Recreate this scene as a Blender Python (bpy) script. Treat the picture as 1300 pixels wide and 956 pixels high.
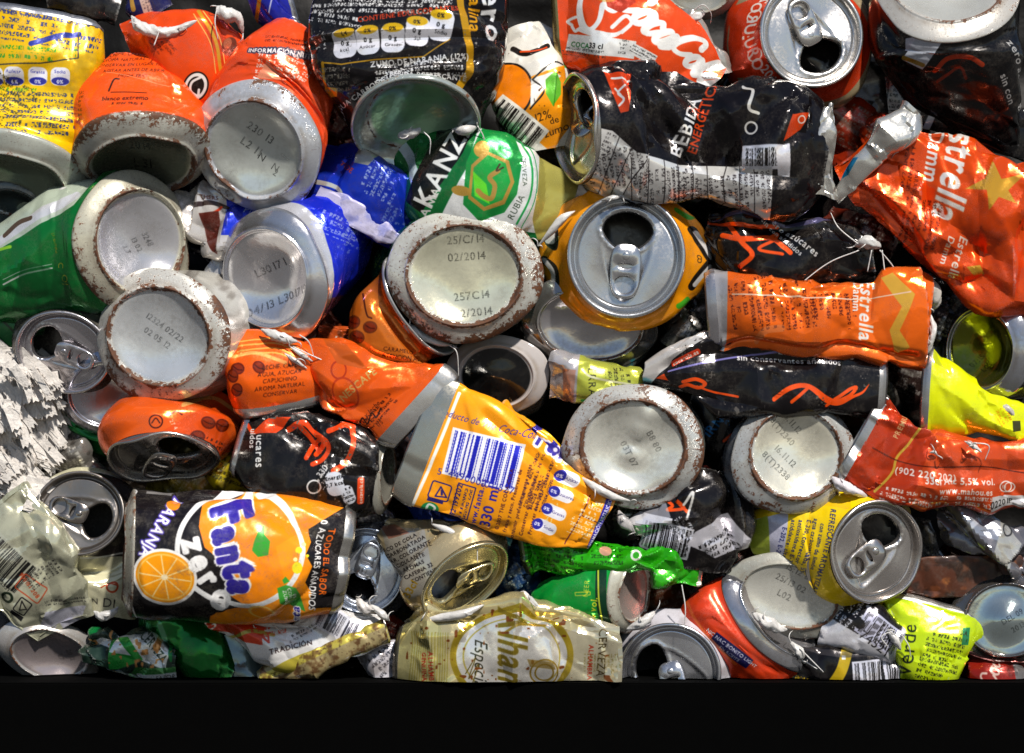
import bpy, bmesh, math, random
import numpy as np
from mathutils import Vector, Matrix
from mathutils.geometry import delaunay_2d_cdt

for o in list(bpy.data.objects): bpy.data.objects.remove(o)
SC = bpy.context.scene
COL = SC.collection
K = 0.00034            # metres per photo pixel at the face of the bale
D = 1.05               # camera distance from the face of the bale

# ---------------------------------------------------------------- camera, sky, sun, exposure
cam = bpy.data.objects.new('camera', bpy.data.cameras.new('camera'))
COL.objects.link(cam); SC.camera = cam
cam.location = (0, -D, 0); cam.rotation_euler = (math.radians(90), 0, 0)
cam.data.sensor_width = 36; cam.data.lens = 36 * D / (1300 * K)
cam.data.clip_start = 0.02; cam.data.clip_end = 500
cam.data.dof.use_dof = True; cam.data.dof.focus_distance = D - 0.010; cam.data.dof.aperture_fstop = 6.5
SUN = Vector((0.34, -0.74, 0.92)).normalized()
el = math.asin(SUN.z); rot = math.atan2(SUN.x, SUN.y)
w = bpy.data.worlds.new('World'); SC.world = w; w.use_nodes = True
nt = w.node_tree; nt.nodes.clear()
sky = nt.nodes.new('ShaderNodeTexSky'); sky.sky_type = 'NISHITA'; sky.sun_disc = False
sky.sun_elevation = el; sky.sun_rotation = rot; sky.air_density = 1.0; sky.dust_density = 0.6
bg = nt.nodes.new('ShaderNodeBackground'); bg.inputs[1].default_value = 0.065
wo = nt.nodes.new('ShaderNodeOutputWorld')
nt.links.new(sky.outputs[0], bg.inputs[0]); nt.links.new(bg.outputs[0], wo.inputs[0])
sd = bpy.data.lights.new('sun', 'SUN'); sd.energy = 4.8; sd.angle = math.radians(2.5); sd.color = (1, 0.95, 0.88)
so = bpy.data.objects.new('sun', sd); COL.objects.link(so)
so.rotation_euler = SUN.to_track_quat('Z', 'Y').to_euler(); so.location = (1, -2, 2)
vs = SC.view_settings; SC.display_settings.display_device = 'sRGB'
vs.view_transform = 'Standard'; vs.look = 'None'; vs.exposure = 0.36; vs.gamma = 1; vs.use_curve_mapping = False
SC.cycles.max_bounces = 6; SC.cycles.glossy_bounces = 4; SC.cycles.diffuse_bounces = 3
SC.cycles.caustics_reflective = False; SC.cycles.caustics_refractive = False
SC.cycles.sample_clamp_indirect = 4

# ---------------------------------------------------------------- small maths
def hexc(c):
    if isinstance(c, str):
        c = c.lstrip('#'); return np.array([int(c[i:i+2], 16) / 255 for i in (0, 2, 4)])
    return np.array(c, float)
def lin(c):
    c = hexc(c); return tuple(np.where(c <= .04045, c / 12.92, ((c + .055) / 1.055) ** 2.4)) + (1,)
def nrm(v):
    v = np.array(v, float); return v / (np.linalg.norm(v) + 1e-9)
def sstep(a, b, x):
    t = np.clip((x - a) / (b - a), 0, 1); return t * t * (3 - 2 * t)
def hash2(i, j, s=0):
    h = np.sin(i * 127.1 + j * 311.7 + s * 74.7) * 43758.5453
    return h - np.floor(h)
def vnoise(x, y, s=0):
    i = np.floor(x); j = np.floor(y); f = x - i; g = y - j
    f = f * f * (3 - 2 * f); g = g * g * (3 - 2 * g)
    return (hash2(i, j, s) * (1 - f) + hash2(i + 1, j, s) * f) * (1 - g) + (hash2(i, j + 1, s) * (1 - f) + hash2(i + 1, j + 1, s) * f) * g
def fbm(x, y, s=0, o=4):
    a = 0; m = .5
    for k in range(o): a = a + m * vnoise(x * 2 ** k, y * 2 ** k, s + k * 3); m *= .5
    return a

# ---------------------------------------------------------------- glyph atlas (built-in font turned into masks)
GH = 56
_glyph = {}
def glyph(ch, bold):
    key = (ch, bold)
    if key in _glyph: return _glyph[key]
    cu = bpy.data.curves.new('g', 'FONT'); cu.body = ch; cu.size = 1; cu.resolution_u = 3
    cu.offset = 0.022 if bold else 0.0
    ob = bpy.data.objects.new('g', cu); COL.objects.link(ob)
    bpy.context.view_layer.update()
    me = ob.evaluated_get(bpy.context.evaluated_depsgraph_get()).to_mesh()
    v = np.array([q.co[:2] for q in me.vertices]).reshape(-1, 2)
    me.calc_loop_triangles()
    tr = [t.vertices[:] for t in me.loop_triangles]
    ob.to_mesh_clear()
    # advance: width of the glyph between two bars
    if len(v) == 0: adv = .3
    else: adv = v[:, 0].max() + .07
    bpy.data.objects.remove(ob); bpy.data.curves.remove(cu)
    W = int(GH * max(adv + .12, .3)); H = int(GH * 1.3)
    SS = 2
    m = np.zeros((H * SS, W * SS), bool)
    for t in tr:
        p = (v[list(t)] + np.array([.05, .3])) * GH * SS
        x0, y0 = np.maximum(np.floor(p.min(0)).astype(int), 0); x1, y1 = np.ceil(p.max(0)).astype(int) + 1
        x1 = min(x1, W * SS); y1 = min(y1, H * SS)
        if x1 <= x0 or y1 <= y0: continue
        yy, xx = np.mgrid[y0:y1, x0:x1]; xx = xx + .5; yy = yy + .5
        def e(a, b): return (b[0] - a[0]) * (yy - a[1]) - (b[1] - a[1]) * (xx - a[0])
        a, b, c = e(p[0], p[1]), e(p[1], p[2]), e(p[2], p[0])
        m[y0:y1, x0:x1] |= ((a >= 0) & (b >= 0) & (c >= 0)) | ((a <= 0) & (b <= 0) & (c <= 0))
    g = m.reshape(H, SS, W, SS).mean((1, 3))
    _glyph[key] = (g, adv)
    return _glyph[key]

# ---------------------------------------------------------------- painter: flat print for a label, laid out on the unrolled surface
class Tex:
    def __init__(s, PX, PY, base):
        s.X, s.Y = PX, PY
        s.im = np.zeros(PX.shape + (4,)); s.im[..., :3] = hexc(base); s.im[..., 3] = 1
        dx = np.hypot(np.diff(PX, axis=1), np.diff(PY, axis=1)).mean()
        dy = np.hypot(np.diff(PX, axis=0), np.diff(PY, axis=0)).mean()
        s.px = max(.35, .5 * (dx + dy)); s.sd = 1
    def put(s, m, col, reg=None):
        im = s.im if reg is None else s.im[reg]
        m = np.clip(m, 0, 1)[..., None]
        im[..., :3] = im[..., :3] * (1 - m) + hexc(col) * m
        if s.rgba: im[..., 3:] = np.maximum(im[..., 3:], m)
    rgba = False
    def loc(s, x, y, ang, X=None, Y=None):
        X = s.X if X is None else X; Y = s.Y if Y is None else Y
        a = math.radians(ang); dx = X - x; dy = Y - y
        return dx * math.cos(a) + dy * math.sin(a), -dx * math.sin(a) + dy * math.cos(a)
    def reg(s, x0, y0, x1, y1):
        m = (s.X > x0) & (s.X < x1) & (s.Y > y0) & (s.Y < y1)
        if not m.any(): return None
        r = np.where(m.any(1))[0]; c = np.where(m.any(0))[0]
        return (slice(r[0], r[-1] + 1), slice(c[0], c[-1] + 1))
    def ell(s, x, y, rx, ry, col, ang=0, ring=None, k=1):
        u, v = s.loc(x, y, ang); r = np.hypot(u / rx, v / ry); q = min(rx, ry)
        d = (1 - r) * q
        m = np.clip(d / s.px + .5, 0, 1)
        if ring: m = m * np.clip((ring - d) / s.px + .5, 0, 1)
        s.put(m * k, col)
    def box(s, x, y, w, h, col, ang=0, rad=0, ring=None, k=1):
        u, v = s.loc(x, y, ang); qx = np.abs(u) - w / 2 + rad; qy = np.abs(v) - h / 2 + rad
        d = -(np.hypot(np.maximum(qx, 0), np.maximum(qy, 0)) + np.minimum(np.maximum(qx, qy), 0) - rad)
        m = np.clip(d / s.px + .5, 0, 1)
        if ring: m = m * np.clip((ring - d) / s.px + .5, 0, 1)
        s.put(m * k, col)
    def poly(s, pts, col, k=1):
        X, Y = s.X, s.Y; ins = np.zeros(X.shape, bool); dm = np.full(X.shape, 1e9)
        n = len(pts)
        for i in range(n):
            (x0, y0), (x1, y1) = pts[i], pts[(i + 1) % n]
            c = ((y0 > Y) != (y1 > Y)) & (X < (x1 - x0) * (Y - y0) / ((y1 - y0) or 1e-9) + x0)
            ins ^= c
            t = np.clip(((X - x0) * (x1 - x0) + (Y - y0) * (y1 - y0)) / ((x1 - x0) ** 2 + (y1 - y0) ** 2 + 1e-9), 0, 1)
            dm = np.minimum(dm, np.hypot(X - x0 - t * (x1 - x0), Y - y0 - t * (y1 - y0)))
        s.put(np.clip(np.where(ins, dm, -dm) / s.px + .5, 0, 1) * k, col)
    def stroke(s, pts, wd, col, smooth=True, k=1):
        p = np.array(pts, float); wd = np.array(wd, float) if np.ndim(wd) else np.full(len(p), float(wd))
        if smooth and len(p) > 2: q = crom(np.c_[p, wd], 8); p, wd = q[:, :2], q[:, 2]
        mw = wd.max() + 2
        R = s.reg(p[:, 0].min() - mw, p[:, 1].min() - mw, p[:, 0].max() + mw, p[:, 1].max() + mw)
        if R is None: return
        X, Y = s.X[R], s.Y[R]; dm = np.full(X.shape, -1e9)
        for i in range(len(p) - 1):
            x0, y0 = p[i]; x1, y1 = p[i + 1]
            t = np.clip(((X - x0) * (x1 - x0) + (Y - y0) * (y1 - y0)) / ((x1 - x0) ** 2 + (y1 - y0) ** 2 + 1e-9), 0, 1)
            dm = np.maximum(dm, (wd[i] * (1 - t) + wd[i + 1] * t) / 2 - np.hypot(X - x0 - t * (x1 - x0), Y - y0 - t * (y1 - y0)))
        s.put(np.clip(dm / s.px + .5, 0, 1) * k, col, R)
    def text(s, st, x, y, size, col, ang=0, bold=False, sh=0, xs=1, al='c', out=None, dots=False, k=1, gap=0):
        gl = [glyph(c, bold) for c in st]
        wid = [g[1] + gap for g in gl]; tot = sum(wid) * size * xs
        ox = {'c': -tot / 2, 'l': 0, 'r': -tot}[al]
        L = tot + size * 2
        R = s.reg(x - L, y - L, x + L, y + L)
        if R is None: return
        u, v = s.loc(x, y, ang, s.X[R], s.Y[R]); v = size * .36 - v   # up from the baseline
        M = np.zeros(u.shape); cur = ox
        offs = [(0, 0)] if not out else [(out[1] * math.cos(a), out[1] * math.sin(a)) for a in np.arange(8) * math.pi / 4]
        for ps in ((1, 0) if out else (0,)):
            M[:] = 0; cur = ox
            for (g, adv), wd in zip(gl, wid):
                for dx, dy in (offs if ps else [(0, 0)]):
                    gx = ((u - dx - cur - sh * (v - dy)) / (size * xs) + .05) * GH; gy = ((v - dy) / size + .3) * GH
                    ok = (gx > 0) & (gy > 0) & (gx < g.shape[1] - 1.01) & (gy < g.shape[0] - 1.01)
                    if ok.any():
                        a, b = gx[ok], gy[ok]; i = a.astype(int); j = b.astype(int); f = a - i; h = b - j
                        val = (g[j, i] * (1 - f) + g[j, i + 1] * f) * (1 - h) + (g[j + 1, i] * (1 - f) + g[j + 1, i + 1] * f) * h
                        M[ok] = np.maximum(M[ok], val)
                cur += wd * size * xs
            mm = M
            if dots:
                q = size / 6.5
                mm = M * (np.clip(1.5 - 2.2 * np.hypot((u / q) % 1 - .5, (v / q) % 1 - .5), 0.3, 1))
            s.put(mm * k, out[0] if ps else col, R)
    def micro(s, x, y, w, h, pitch, col, ang=0, k=.85, seed=0, wlen=5):
        """rows of tiny print, too small to read"""
        u, v = s.loc(x, y, ang); u = u + w / 2; v = v + h / 2
        row = np.floor(v / pitch); f = v / pitch - row
        cw = pitch * .5; ci = np.floor(u / cw)
        word = hash2(np.floor(ci / 1.0), row, seed) > 1 / wlen
        sx = np.floor(u / cw * 3); sy = np.floor(f * 6)
        on = (hash2(sx, row * 7 + sy, seed + 1) > .38) & (f > .18) & (f < .80) & word & ((u / cw - ci) < .82)
        end = w * (1 - .35 * (hash2(row, row * 0 + 3, seed) > .75))
        m = on & (u > 0) & (u < end) & (v > 0) & (v < h)
        s.put(m * k, col)
    def bars(s, x, y, w, h, ang=0, col='#111111', bg='#e8e8e8', seed=1, num=None, pad=5):
        s.box(x, y, w + pad * 2, h + pad * 1.6, bg, ang)
        u, v = s.loc(x, y, ang); rng = np.random.RandomState(seed)
        n = 95; code = (rng.rand(n) > .5).astype(float); code[[0, 2, 46, 48, 92, 94]] = 1; code[[1, 47, 93]] = 0
        i = np.clip(((u + w / 2) / w * n), 0, n - 1).astype(int)
        m = code[i] * (np.abs(u) < w / 2) * (np.abs(v) < h / 2)
        s.put(m, col)
        if num:
            a = math.radians(ang); s.text(num, x - math.sin(a) * h * .5, y + math.cos(a) * h * .5, w / len(num) * 1.55, col, ang, al='c')
    def dirt(s, k=.25, col='#3a2f26', sc=18, seed=0, th=.5):
        n = fbm(s.X / sc, s.Y / sc, seed, 5)
        s.put(sstep(th, th + .25, n) * k, col)
    def specks(s, dens=.5, col='#4a2a14', seed=0, sc=3):
        n = vnoise(s.X / sc, s.Y / sc, seed) * vnoise(s.X / 14, s.Y / 14, seed + 5) ** .5
        s.put(sstep(1 - .28 * dens, 1 - .28 * dens + .06, n), col)
    def script(s, word, x, y, size, ang, col, sh=.3, wt=.13, xs=1.):
        a = math.radians(ang); cur = 0; out = []
        for ch in word:
            adv, st = SCR[ch]; out += [([(cur + px, py) for px, py in q]) for q in st]; cur += adv
        for q in out:
            P = [((px - cur / 2) * size * xs + sh * py * size, -(py - .35) * size) for px, py in q]
            W = []
            for i in range(len(P)):
                dx = P[min(i + 1, len(P) - 1)][0] - P[max(i - 1, 0)][0]; dy = P[min(i + 1, len(P) - 1)][1] - P[max(i - 1, 0)][1]
                W.append(size * wt * (.35 + .75 * abs(dy) / (math.hypot(dx, dy) + 1e-6)))
            s.stroke([(x + u * math.cos(a) - v * math.sin(a), y + u * math.sin(a) + v * math.cos(a)) for u, v in P], W, col)
    def image(s, name):
        h, w_ = s.X.shape
        im = bpy.data.images.new(name, w_, h, alpha=s.rgba)
        im.pixels.foreach_set(np.ascontiguousarray(s.im, dtype=np.float32).ravel()); im.pack()
        return im

SCR = {'C': (.66, [[(.60, .60), (.52, .76), (.34, .78), (.14, .56), (.08, .24), (.20, .03), (.44, .05), (.64, .26)]]), 'o': (.42, [[(.28, .43), (.14, .40), (.06, .2), (.15, .03), (.30, .06), (.37, .24), (.28, .43), (.44, .40)]]),
       'c': (.36, [[(.32, .36), (.2, .43), (.07, .24), (.12, .04), (.26, .05), (.38, .2)]]), 'a': (.48, [[(.32, .40), (.16, .42), (.06, .2), (.14, .03), (.28, .1), (.36, .40)], [(.37, .42), (.34, .1), (.42, .04), (.5, .16)]]),
       'l': (.30, [[(.04, .2), (.24, .66), (.24, .86), (.14, .80), (.10, .4), (.13, .06), (.22, .05), (.32, .2)]]), '-': (.26, [[(.03, .26), (.22, .28)]]), ' ': (.3, []),
       'S': (.5, [[(-.6, -.12), (.1, -.22), (.8, -.10), (1.6, -.16), (2.4, .02)]])}
def hermite(P, C, n):
    d = np.maximum(np.linalg.norm(np.diff(C, axis=0), axis=1), 1.) ; out = []
    if len(P) == 2: M = np.repeat((P[1:] - P[:1]) / d[0], 2, 0)
    else:
        s = np.diff(P, axis=0) / d[:, None]; M = np.zeros_like(P); M[0], M[-1] = s[0], s[-1]
        for i in range(1, len(P) - 1): M[i] = (s[i] * d[i - 1] + s[i - 1] * d[i]) / (d[i] + d[i - 1])
    for i in range(len(P) - 1):
        t = np.linspace(0, 1, n, endpoint=False)[:, None]; h = d[i]
        out.append((2 * t ** 3 - 3 * t ** 2 + 1) * P[i] + (t ** 3 - 2 * t ** 2 + t) * h * M[i] + (3 * t ** 2 - 2 * t ** 3) * P[i + 1] + (t ** 3 - t ** 2) * h * M[i + 1])
    out.append(P[-1:]); return np.vstack(out)
def crom(P, n):
    P = np.array(P, float); Q = np.vstack([2 * P[0] - P[1], P, 2 * P[-1] - P[-2]])
    out = []
    t = np.linspace(0, 1, n, endpoint=False)[:, None]
    for i in range(1, len(Q) - 2):
        a, b, c, d = Q[i - 1:i + 3]
        out.append(.5 * (2 * b + (c - a) * t + (2 * a - 5 * b + 4 * c - d) * t ** 2 + (3 * b - a - 3 * c + d) * t ** 3))
    out.append(P[-1:]); return np.vstack(out)

# ---------------------------------------------------------------- materials
def newmat(name):
    m = bpy.data.materials.new(name); m.use_nodes = True
    b = m.node_tree.nodes['Principled BSDF']; return m, m.node_tree, b
def N(t, typ, **kw):
    n = t.nodes.new(typ)
    for k_, v in kw.items():
        if k_[0] == 'i' and k_[1:].isdigit(): n.inputs[int(k_[1:])].default_value = v
        else: setattr(n, k_, v)
    return n
def math_(t, op, a, b=None, c=None, clamp=False):
    n = t.nodes.new('ShaderNodeMath'); n.operation = op; n.use_clamp = clamp
    for i, x in enumerate((a, b, c)):
        if x is None: continue
        if hasattr(x, 'is_linked') or hasattr(x, 'links'): t.links.new(x, n.inputs[i])
        else: n.inputs[i].default_value = x
    return n.outputs[0]
def mixc(t, f, a, b):
    n = t.nodes.new('ShaderNodeMix'); n.data_type = 'RGBA'
    for s_, x in ((0, f), (6, a), (7, b)):
        if hasattr(x, 'links'): t.links.new(x, n.inputs[s_])
        else: n.inputs[s_].default_value = x
    return n.outputs[2]
def objcoord(t, scale=1.0):
    tc = t.nodes.new('ShaderNodeTexCoord'); oi = t.nodes.new('ShaderNodeObjectInfo')
    a = N(t, 'ShaderNodeVectorMath', operation='MULTIPLY_ADD')
    t.links.new(tc.outputs['Object'], a.inputs[0]); a.inputs[1].default_value = (scale,) * 3
    c = N(t, 'ShaderNodeCombineXYZ'); s_ = math_(t, 'MULTIPLY', oi.outputs['Random'], 37.0)
    t.links.new(s_, c.inputs[0]); t.links.new(s_, c.inputs[2]); t.links.new(c.outputs[0], a.inputs[2])
    return a.outputs[0]
def noise(t, vec, scale, detail=4, rough=.6, dist=0):
    n = N(t, 'ShaderNodeTexNoise'); t.links.new(vec, n.inputs['Vector'])
    n.inputs['Scale'].default_value = scale; n.inputs['Detail'].default_value = detail
    n.inputs['Roughness'].default_value = rough; n.inputs['Distortion'].default_value = dist
    return n.outputs[0]
def ramp(t, x, a, b, lo=0., hi=1.):
    n = N(t, 'ShaderNodeMapRange', clamp=True); t.links.new(x, n.inputs[0])
    for i, v in ((1, a), (2, b), (3, lo), (4, hi)): n.inputs[i].default_value = v
    return n.outputs[0]
def bump(t, b, h, dist, strength=.5):
    n = N(t, 'ShaderNodeBump'); n.inputs['Strength'].default_value = strength; n.inputs['Distance'].default_value = dist
    t.links.new(h, n.inputs['Height']); t.links.new(n.outputs[0], b.inputs['Normal'])

def mat_label(img, met=.35, rough=.28, dirt=.5, inner=False):
    """printed, lacquered sheet metal: ink colour from the flat print, dirt, scratches and scuffs on top"""
    m, t, b = newmat('printed_metal')
    im = N(t, 'ShaderNodeTexImage', image=img, interpolation='Cubic', extension='EXTEND')
    v = objcoord(t, 1000)     # object space in millimetres
    d1 = noise(t, v, .09, 6, .65); d2 = noise(t, v, .9, 4, .7)
    dm = math_(t, 'MULTIPLY', ramp(t, d1, .44, .68), ramp(t, d2, .35, .7))
    col = mixc(t, math_(t, 'MULTIPLY', dm, dirt), im.outputs[0], (.10, .085, .068, 1))
    # scuffs: bare metal showing through the ink in fine streaks
    st = N(t, 'ShaderNodeVectorMath', operation='MULTIPLY'); t.links.new(v, st.inputs[0]); st.inputs[1].default_value = (1.6, 1.6, .22)
    sc = ramp(t, noise(t, st.outputs[0], 1.1, 5, .75, 1.2), .70, .76)
    col = mixc(t, math_(t, 'MULTIPLY', sc, .35), col, (.5, .5, .5, 1))
    gm = t.nodes.new('ShaderNodeNewGeometry'); wr = math_(t, 'MULTIPLY', ramp(t, gm.outputs['Pointiness'], .53, .60), ramp(t, d2, .42, .58)); col = mixc(t, math_(t, 'MULTIPLY', wr, .55), col, (.5, .48, .45, 1))
    col = mixc(t, gm.outputs['Backfacing'], col, (.10, .095, .09, 1)) if inner else col  # inside lacquer, darkened so the colour holds the shade within the can
    t.links.new(col, b.inputs['Base Color'])
    b.inputs['Metallic'].default_value = met
    t.links.new(math_(t, 'ADD', math_(t, 'MULTIPLY', dm, .35), math_(t, 'ADD', math_(t, 'MULTIPLY', d2, .12), rough - .13)), b.inputs['Roughness'])
    b.inputs['Coat Weight'].default_value = .2; b.inputs['Coat Roughness'].default_value = .07; b.inputs['Specular IOR Level'].default_value = .3
    h = math_(t, 'ADD', noise(t, v, .25, 3, .5), math_(t, 'MULTIPLY', d2, .15))
    bump(t, b, h, .0005, .22)
    return m

def mat_base(img, col='#cfd0c8', rust=.5, met=.15, rough=.38, ink='#0c0c10', domecol=None, gr=1.):
    met = min(.6, met + .12) if met < .8 else met; rough -= .12
    """can end: enamel or bare metal, rust gathering on the standing ring and shoulder (uv = place on the end, in radii)"""
    m, t, b = newmat('can_end')
    v = objcoord(t, 1000)
    uv = N(t, 'ShaderNodeUVMap'); sub = N(t, 'ShaderNodeVectorMath', operation='SUBTRACT'); t.links.new(uv.outputs[0], sub.inputs[0]); sub.inputs[1].default_value = (.5, .5, 0)
    ln = N(t, 'ShaderNodeVectorMath', operation='LENGTH'); t.links.new(sub.outputs[0], ln.inputs[0])
    r = math_(t, 'MULTIPLY', ln.outputs['Value'], 2.0)
    n1 = noise(t, v, .13, 7, .68, .3); n2 = noise(t, v, .55, 5, .75)
    # nearness to the ring (r .72) and to the outer shoulder (r 1)
    ring = math_(t, 'MULTIPLY', ramp(t, math_(t, 'ABSOLUTE', math_(t, 'SUBTRACT', r, .735)), .0, .07, 1, 0), .20)
    outer = math_(t, 'MULTIPLY', math_(t, 'MULTIPLY', ramp(t, r, .80, 1.0), .17), ramp(t, noise(t, v, .028, 2, .5), .42, .62))
    ring = math_(t, 'MULTIPLY', ring, ramp(t, noise(t, v, .035, 3, .5), .36, .60, .45, 1.25))
    inner = ramp(t, r, .60, .68, -.22, 0)
    f = math_(t, 'ADD', math_(t, 'ADD', math_(t, 'MULTIPLY', n1, .47), math_(t, 'MULTIPLY', n2, .53)), math_(t, 'ADD', math_(t, 'ADD', ring, outer), inner))
    th = .715 - .17 * rust
    rm = ramp(t, f, th, th + .045)
    sp = ramp(t, noise(t, v, 1.3, 3, .6), .665 - .045 * rust, .69 - .045 * rust)
    rm = math_(t, 'MAXIMUM', rm, math_(t, 'MULTIPLY', math_(t, 'MULTIPLY', sp, ramp(t, r, .64, .72, 0, 1)), min(1, rust * 1.2)))
    if rust <= 0: rm = math_(t, 'MULTIPLY', rm, 0.0)
    grime = math_(t, 'MULTIPLY', ramp(t, noise(t, v, .07, 5, .6), .42, .7), ramp(t, n2, .3, .7))
    base = tuple(x * .86 for x in lin(col)[:3]) + (1,)
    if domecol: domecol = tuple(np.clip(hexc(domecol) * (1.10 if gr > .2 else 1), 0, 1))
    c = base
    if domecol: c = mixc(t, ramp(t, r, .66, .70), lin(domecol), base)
    c = mixc(t, math_(t, 'MULTIPLY', grime, .55 * gr), c, (.17, .145, .115, 1))
    c = mixc(t, math_(t, 'MULTIPLY', ramp(t, math_(t, 'ABSOLUTE', math_(t, 'SUBTRACT', r, .80)), .0, .06, 1, 0), ramp(t, n1, .3, .6, 0, .55)), c, (.20, .15, .10, 1))
    c = mixc(t, math_(t, 'MULTIPLY', math_(t, 'MULTIPLY', ramp(t, n2, .35, .65), .24 * gr), ramp(t, r, .62, .74, .35, 1)), c, (.25, .23, .20, 1))
    if img:
        im = N(t, 'ShaderNodeTexImage', image=img, extension='CLIP'); t.links.new(uv.outputs[0], im.inputs[0])
        c = mixc(t, math_(t, 'MULTIPLY', im.outputs[1], 1.0), c, lin(ink))
    rc = mixc(t, ramp(t, n2, .35, .65), (.028, .011, .006, 1), (.13, .046, .015, 1))
    c = mixc(t, rm, c, rc); t.links.new(c, b.inputs['Base Color'])
    t.links.new(math_(t, 'MULTIPLY', math_(t, 'SUBTRACT', 1.0, rm), ramp(t, r, .66, .71, max(met, .62 if met >= 0 and gr > .2 else 0), max(met, 0))), b.inputs['Metallic'])
    t.links.new(math_(t, 'ADD', math_(t, 'MULTIPLY', rm, .45), math_(t, 'ADD', rough - .08, math_(t, 'MULTIPLY', math_(t, 'ADD', n2, grime), .16))), b.inputs['Roughness'])
    h = math_(t, 'ADD', math_(t, 'MULTIPLY', rm, .5), math_(t, 'MULTIPLY', noise(t, v, .3, 4, .6), .35))
    bump(t, b, h, .0005, .45)
    return m
_mm = {}
def mat_metal(col='#c9c9cb', rough=.26, dirt=.4):
    key = ('m', col, rough, dirt)
    if key in _mm: return _mm[key]
    m, t, b = newmat('bare_aluminium'); v = objcoord(t, 1000)
    n = noise(t, v, .12, 6, .65); f = noise(t, v, 1.1, 3, .6)
    dm = math_(t, 'MULTIPLY', ramp(t, n, .45, .7), ramp(t, f, .3, .7))
    t.links.new(mixc(t, math_(t, 'MULTIPLY', dm, dirt), lin(col), (.12, .10, .08, 1)), b.inputs['Base Color'])
    b.inputs['Metallic'].default_value = .92
    t.links.new(math_(t, 'ADD', math_(t, 'MULTIPLY', dm, .3), math_(t, 'ADD', rough - .09, math_(t, 'MULTIPLY', f, .12))), b.inputs['Roughness'])
    bump(t, b, noise(t, v, .12, 3, .5), .0006, .25)
    _mm[key] = m; return m
def mat_plain(name, col, rough=.5, met=0., bsc=.3, bst=.4, var=.5, sss=0):
    key = (name, col, rough)
    if key in _mm: return _mm[key]
    m, t, b = newmat(name); v = objcoord(t, 1000)
    n = noise(t, v, .12, 6, .7); c = lin(col)
    t.links.new(mixc(t, math_(t, 'MULTIPLY', ramp(t, n, .4, .7), var), c, tuple(x * .35 for x in c[:3]) + (1,)), b.inputs['Base Color'])
    b.inputs['Roughness'].default_value = rough; b.inputs['Metallic'].default_value = met
    if sss: b.inputs['Subsurface Weight'].default_value = sss; b.inputs['Subsurface Radius'].default_value = (.003, .003, .003); b.inputs['Subsurface Scale'].default_value = .5
    if rough >= 1: b.inputs['Specular IOR Level'].default_value = .04
    bump(t, b, noise(t, v, bsc, 5, .65), .0012, bst)
    _mm[key] = m; return m

# ---------------------------------------------------------------- mesh and object helpers
def mesh_obj(name, V, F, mat, parent=None, origin=None, uv=None, smooth=True, normals=True):
    """V in photo pixels (x right, y down, d towards the camera), relative to origin"""
    V = np.asarray(V, float)
    if origin is None: origin = V.mean(0)
    L = (V - origin); W = np.c_[L[:, 0], -L[:, 2], -L[:, 1]] * K
    me = bpy.data.meshes.new(name)
    me.from_pydata(W.tolist(), [], F if isinstance(F, list) else F.tolist())
    if uv is not None:
        ul = me.uv_layers.new(name='UVMap'); li = np.zeros(len(me.loops), np.int32); me.loops.foreach_get('vertex_index', li)
        ul.data.foreach_set('uv', np.asarray(uv, np.float32)[li].ravel())
    if smooth: me.polygons.foreach_set('use_smooth', [True] * len(me.polygons))
    me.materials.append(mat)
    if normals:
        bm = bmesh.new(); bm.from_mesh(me); bmesh.ops.recalc_face_normals(bm, faces=bm.faces); bm.to_mesh(me); bm.free()
    me.update()
    o = bpy.data.objects.new(name, me); COL.objects.link(o)
    if parent: o.parent = parent
    else: o.location = place(origin)
    return o
def place(c):
    """where a thing whose middle is seen at photo pixel (x, y), d pixels before the face, stands"""
    s = (D - c[2] * K) / D
    return Vector(((c[0] - 650) * K * s, -c[2] * K, (478 - c[1]) * K * s))
def thing(name, label, cat, c, group=None):
    o = bpy.data.objects.new(name, None); COL.objects.link(o); o.empty_display_size = .01
    o.location = place(c); o['label'] = label; o['category'] = cat
    if group: o['group'] = group
    return o
def tag(o, label, cat, group=None):
    o['label'] = label; o['category'] = cat
    if group: o['group'] = group
    return o

# ---------------------------------------------------------------- can ends, unit radius, z outward
NR = 72
def lathe(prof, n=NR):
    V, F = [], []
    for r, z in prof:
        for i in range(n):
            a = 2 * math.pi * i / n; V.append((r * math.cos(a), r * math.sin(a), z))
    for j in range(len(prof) - 1):
        for i in range(n):
            k = (i + 1) % n; F.append((j * n + i, j * n + k, (j + 1) * n + k, (j + 1) * n + i))
    return V, F
BASE_P = [(.02, -.235), (.12, -.232), (.24, -.222), (.36, -.20), (.46, -.17), (.54, -.135), (.61, -.098), (.66, -.075), (.69, -.068), (.702, -.064), (.71, -.05), (.722, -.012),
          (.732, .004), (.745, .010), (.757, .004), (.765, -.012), (.772, -.028), (.778, -.034), (.82, -.062), (.88, -.108), (.94, -.160), (.978, -.200), (.988, -.213), (.997, -.228), (1.004, -.245), (1.004, -.258), (1.0, -.272), (.998, -.30)]
LID_P = [(.665, -.115), (.69, -.118), (.70, -.15), (.715, -.175), (.735, -.18), (.75, -.165), (.762, -.11), (.775, -.03), (.785, -.005), (.80, .008), (.822, .006), (.838, -.008), (.842, -.035),
         (.828, -.055), (.822, -.08), (.818, -.11), (.815, -.15)]
CUP_P = [(.02, -.34), (.15, -.338), (.3, -.32), (.45, -.285), (.6, -.235), (.75, -.17), (.86, -.10), (.92, -.055), (.945, -.01), (.965, .012), (.985, .012), (1.0, -.006), (1.006, -.04), (1.0, -.09)]
BODY_Z = -.42
def bz(e): return {'cup': -.07, 'base': -.285, 'lid': BODY_Z}[e['t']]
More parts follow.
